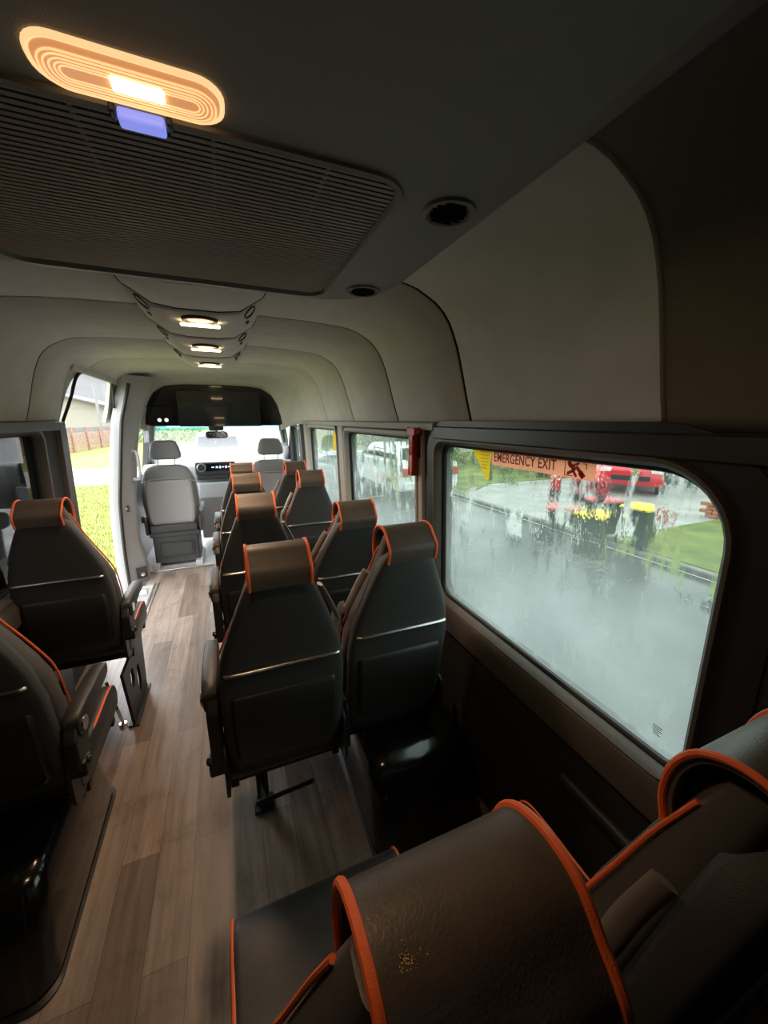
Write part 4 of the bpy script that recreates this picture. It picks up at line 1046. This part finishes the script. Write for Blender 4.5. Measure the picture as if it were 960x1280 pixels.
for r_ in range(4):
    for k in range(15): box(bm, (0, -1.75 + k * .25 + (r_ % 2) * .12, .04 + r_ * .08), (.11, .235, .07))
obj('brickwork', bm, 'brick', bw, bevel=.006)

# slatted fence left of the van, seen through the open door
fn = thing('slatted_fence', 'orange horizontal slat fence with grey panels on top, beyond the lawn', 'fence', (-8.6, 30, -.42))
fa, fb = Vector((-.1, -3.3, 0)), Vector((.6, 5.5, 0)); d = (fb - fa); un = d.normalized(); rotf = Matrix.Rotation(math.atan2(un.y, un.x), 3, 'Z')
bm = bmesh.new()
for k in range(9): box(bm, (fa + fb) / 2 + Vector((0, 0, .08 + k * .12)), (d.length, .05, .09), rotf)
obj('slats', bm, 'timber', fn)
for k in range(5):
    bm = bmesh.new(); box(bm, fa + d * (k / 4) + Vector((0, 0, .75)), (.22, .14, 1.5), rotf); obj('fence_post', bm, 'timber', fn, bevel=.02)
    if k < 4:
        bm = bmesh.new(); box(bm, fa + d * ((k + .5) / 4) + Vector((0, 0, 1.30)), (d.length / 4 - .5, .04, .30), rotf); obj('top_panel', bm, 'roof', fn)
# second run of the fence facing the street
f2 = thing('slatted_fence', 'orange slat fence run facing the street, left end by the door edge', 'fence', (-11.25, 26.3, -.42))
bm = bmesh.new()
for k in range(9): box(bm, (0, 0, .08 + k * .12), (4.6, .05, .09))
obj('slats', bm, 'timber', f2)
for k in range(3):
    bm = bmesh.new(); box(bm, (-2.2 + 2.2 * k, 0, .75), (.22, .14, 1.5)); obj('fence_post', bm, 'timber', f2, bevel=.02)
for k in range(2):
    bm = bmesh.new(); box(bm, (-1.1 + 2.2 * k, 0, 1.30), (1.8, .04, .30)); obj('top_panel', bm, 'roof', f2)
for i, x in enumerate((-9.05, -8.45)):
    q = thing('white_pole', ('left' if i == 0 else 'right') + ' one of two tall white poles before the gabled house', 'pole', (x, 37.5, -.42), 0, 'white poles by the house')
    bm = bmesh.new(); cyl(bm, (0, 0, 0), (0, 0, 4.6), .10, n=16); obj('shaft', bm, 'post', q)
    bm = bmesh.new(); cyl(bm, (0, 0, 4.6), (0, 0, 4.68), .13, n=16); cyl(bm, (0, 0, 0), (0, 0, .06), .2, n=16); obj('pole_cap', bm, 'post', q)

# hedge and rocks in front, seen through the windscreen
hedge(-4.7, 39.5, 3.0, .6, 1.2, 'leaf_mid', 'low hedge ahead of the van beyond the lawn')

def car(name, label, loc, rz, paint, L=4.2, W=1.75, H=1.5, suv=False):
    r = thing(name, label, 'car', loc, rz); h = L / 2
    low = .28
    body = [(-h, .45), (-h + .02, .75), (-h + .10, .92), (-h + .9, 1.0), (h - 1.0, .98), (h - .25, .88), (h - .03, .72), (h, .45), (h - .1, low), (-h + .1, low)]
    if suv: body = [(-h, .5), (-h + .02, .9), (-h + .08, 1.05), (-h + .9, 1.1), (h - 1.1, 1.08), (h - .25, 1.0), (h - .03, .8), (h, .5), (h - .1, .3), (-h + .1, .3)]
    bm = bmesh.new(); hw = W / 2
    loft(bm, [[(y * (1 if abs(k) < .99 else .985), x, .62 + (z - .62) * s) for x, z in body] if False else [(k * hw, x * s, .62 + (z - .62) * s) for x, z in body] for k, s in ((-1, .93), (-.93, .985), (-.7, 1), (.7, 1), (.93, .985), (1, .93))])
    obj('car_body', bm, paint, r, bevel=.03, seg=3)
    t0 = 1.0 if not suv else 1.08
    cabp = [(-h + .22, t0 - .06), (-h + .50, H - .05), (-h + .8, H), (h - 2.0, H - .01), (h - 1.75, H - .06), (h - 1.0, t0 - .06)]
    bm = bmesh.new(); loft(bm, [[(k * hw, (x if s > .99 else x * .98), z if z < t0 else t0 + (z - t0) * s) for x, z in cabp] for k, s in ((-.90, .55), (-.80, 1.0), (.80, 1.0), (.90, .55))]); gh = obj('cabin', bm, paint, r, bevel=.03, seg=3)
    def quad(n_, pts, m, t=.012):
        c = sum((Vector(p) for p in pts), Vector()) / len(pts); nrm = (Vector(pts[1]) - Vector(pts[0])).cross(Vector(pts[2]) - Vector(pts[0])).normalized()
        if nrm.dot(c - Vector((0, 0, 1.0))) < 0: nrm = -nrm
        bm = bmesh.new(); loft(bm, [[Vector(p) + nrm * k for p in pts] for k in (-.02, t)]); obj(n_, bm, m, r, smooth=False)
    x0, x1 = .72 * hw, .80 * hw
    def seg(a, b, u): return tuple(a[i] + (b[i] - a[i]) * u for i in (0, 1))
    a, b = cabp[4], cabp[5]; p, q = seg(a, b, .1), seg(a, b, .92)
    quad('windscreen', [(-x0, p[0], p[1]), (x0, p[0], p[1]), (x1, q[0], q[1]), (-x1, q[0], q[1])], 'carglass')
    a, b = cabp[0], cabp[1]; p, q = seg(a, b, .25), seg(a, b, .92)
    quad('rear_window', [(-x1, p[0], p[1]), (x1, p[0], p[1]), (x0, q[0], q[1]), (-x0, q[0], q[1])], 'carglass')
    for s in (-1, 1):
        zt = H - .12; zb = t0 + .04
        quad('side_window', [(s * .865 * hw, -h + .65, zt - .03), (s * .865 * hw, -.1, zt - .02), (s * .915 * hw, -.1, zb), (s * .915 * hw, -h + .45, zb)], 'carglass')
        quad('side_window', [(s * .865 * hw, 0, zt - .02), (s * .865 * hw, h - 1.85, zt - .05), (s * .915 * hw, h - 1.25, zb), (s * .915 * hw, 0, zb)], 'carglass')
        bm = bmesh.new(); box(bm, (s * .72 * hw, h - .10, .70), (.30, .16, .13)); obj('headlamp', bm, 'lampglass', r, bevel=.03)
        bm = bmesh.new(); box(bm, (s * .80 * hw, -h + .05, .82), (.22, .12, .22)); obj('tail_lamp', bm, 'tail', r, bevel=.03)
        bm = bmesh.new(); box(bm, (s * (hw + .07), h - 1.35, t0 + .05), (.16, .10, .12)); obj('door_mirror', bm, paint, r, bevel=.03)
        for y in (-h + .75, h - .80):
            bm = bmesh.new(); cyl(bm, (s * (hw - .20), y, .32), (s * (hw + .0), y, .32), .32, n=28); wl_ = obj('wheel', bm, 'tyre', r, bevel=.03)
            bm = bmesh.new(); cyl(bm, (s * (hw - .02), y, .32), (s * (hw + .012), y, .32), .20, .17, n=20); obj('hubcap', bm, 'silver', wl_)
    bm = bmesh.new(); box(bm, (0, h - .02, .50), (W * .55, .05, .14)); obj('grille', bm, 'blackpl', r, bevel=.01)
    bm = bmesh.new(); box(bm, (0, -h + .0, .46), (W * .86, .10, .20)); obj('rear_bumper', bm, paint, r, bevel=.03)
    bm = bmesh.new(); box(bm, (0, -h - .005, .78), (.40, .02, .12)); obj('number_plate', bm, 'white', r)
    return r
car('car', 'red hatchback parked on the driveway behind the two wheelie bins', (11.9, 8.15, GZ + .085), math.radians(124), 'carred', 3.9, 1.7, 1.45)
car('car', 'white car parked across the road, seen through the middle window', (5.0, 11.0, GZ), 0, 'carwhite', 4.4, 1.8, 1.5, True)
car('car', 'pale silver car parked ahead of the van, seen through the windscreen', (-.22, 17.2, GZ), 0, 'carsilver', 4.4, 1.75, 1.66, True)

def wheelie(label, loc, rz, lid):
    r = thing('wheelie_bin', label, 'bin', loc, rz, 'wheelie bins at the kerb')
    bm = bmesh.new(); loft(bm, [[(x, y, z) for x, y in rrect(-a, -b, a, b, .05, 5)] for z, a, b in ((.05, .17, .19), (.10, .18, .20), (.50, .205, .235), (.60, .21, .24), (.605, .225, .255), (.64, .225, .255))]); obj('bin_body', bm, 'bin', r)
    bm = bmesh.new(); loft(bm, [[(x, y + .01, z) for x, y in rrect(-a, -b, a, b, .05, 5)] for z, a, b in ((.635, .235, .265), (.66, .238, .268), (.685, .22, .245), (.695, .15, .17))]); obj('lid', bm, lid, r)
    bm = bmesh.new(); tube(bm, [(-.19, .285, .63), (.19, .285, .63)], .014, 8)
    for s in (-1, 1): box(bm, (s * .17, .265, .63), (.03, .05, .05))
    obj('handle', bm, 'bin', r)
    for s in (-1, 1):
        bm = bmesh.new(); cyl(bm, (s * .17, .20, .085), (s * .225, .20, .085), .085, n=20); obj('wheel', bm, 'tyre', r, bevel=.01)
    return r
wheelie('green wheelie bin with a faded red lid standing at the kerb', (6.22, 4.68, GZ + .10), math.radians(80), 'binred')
wheelie('green wheelie bin with a bright yellow lid standing at the kerb', (6.28, 4.02, GZ + .10), math.radians(96), 'binyel')
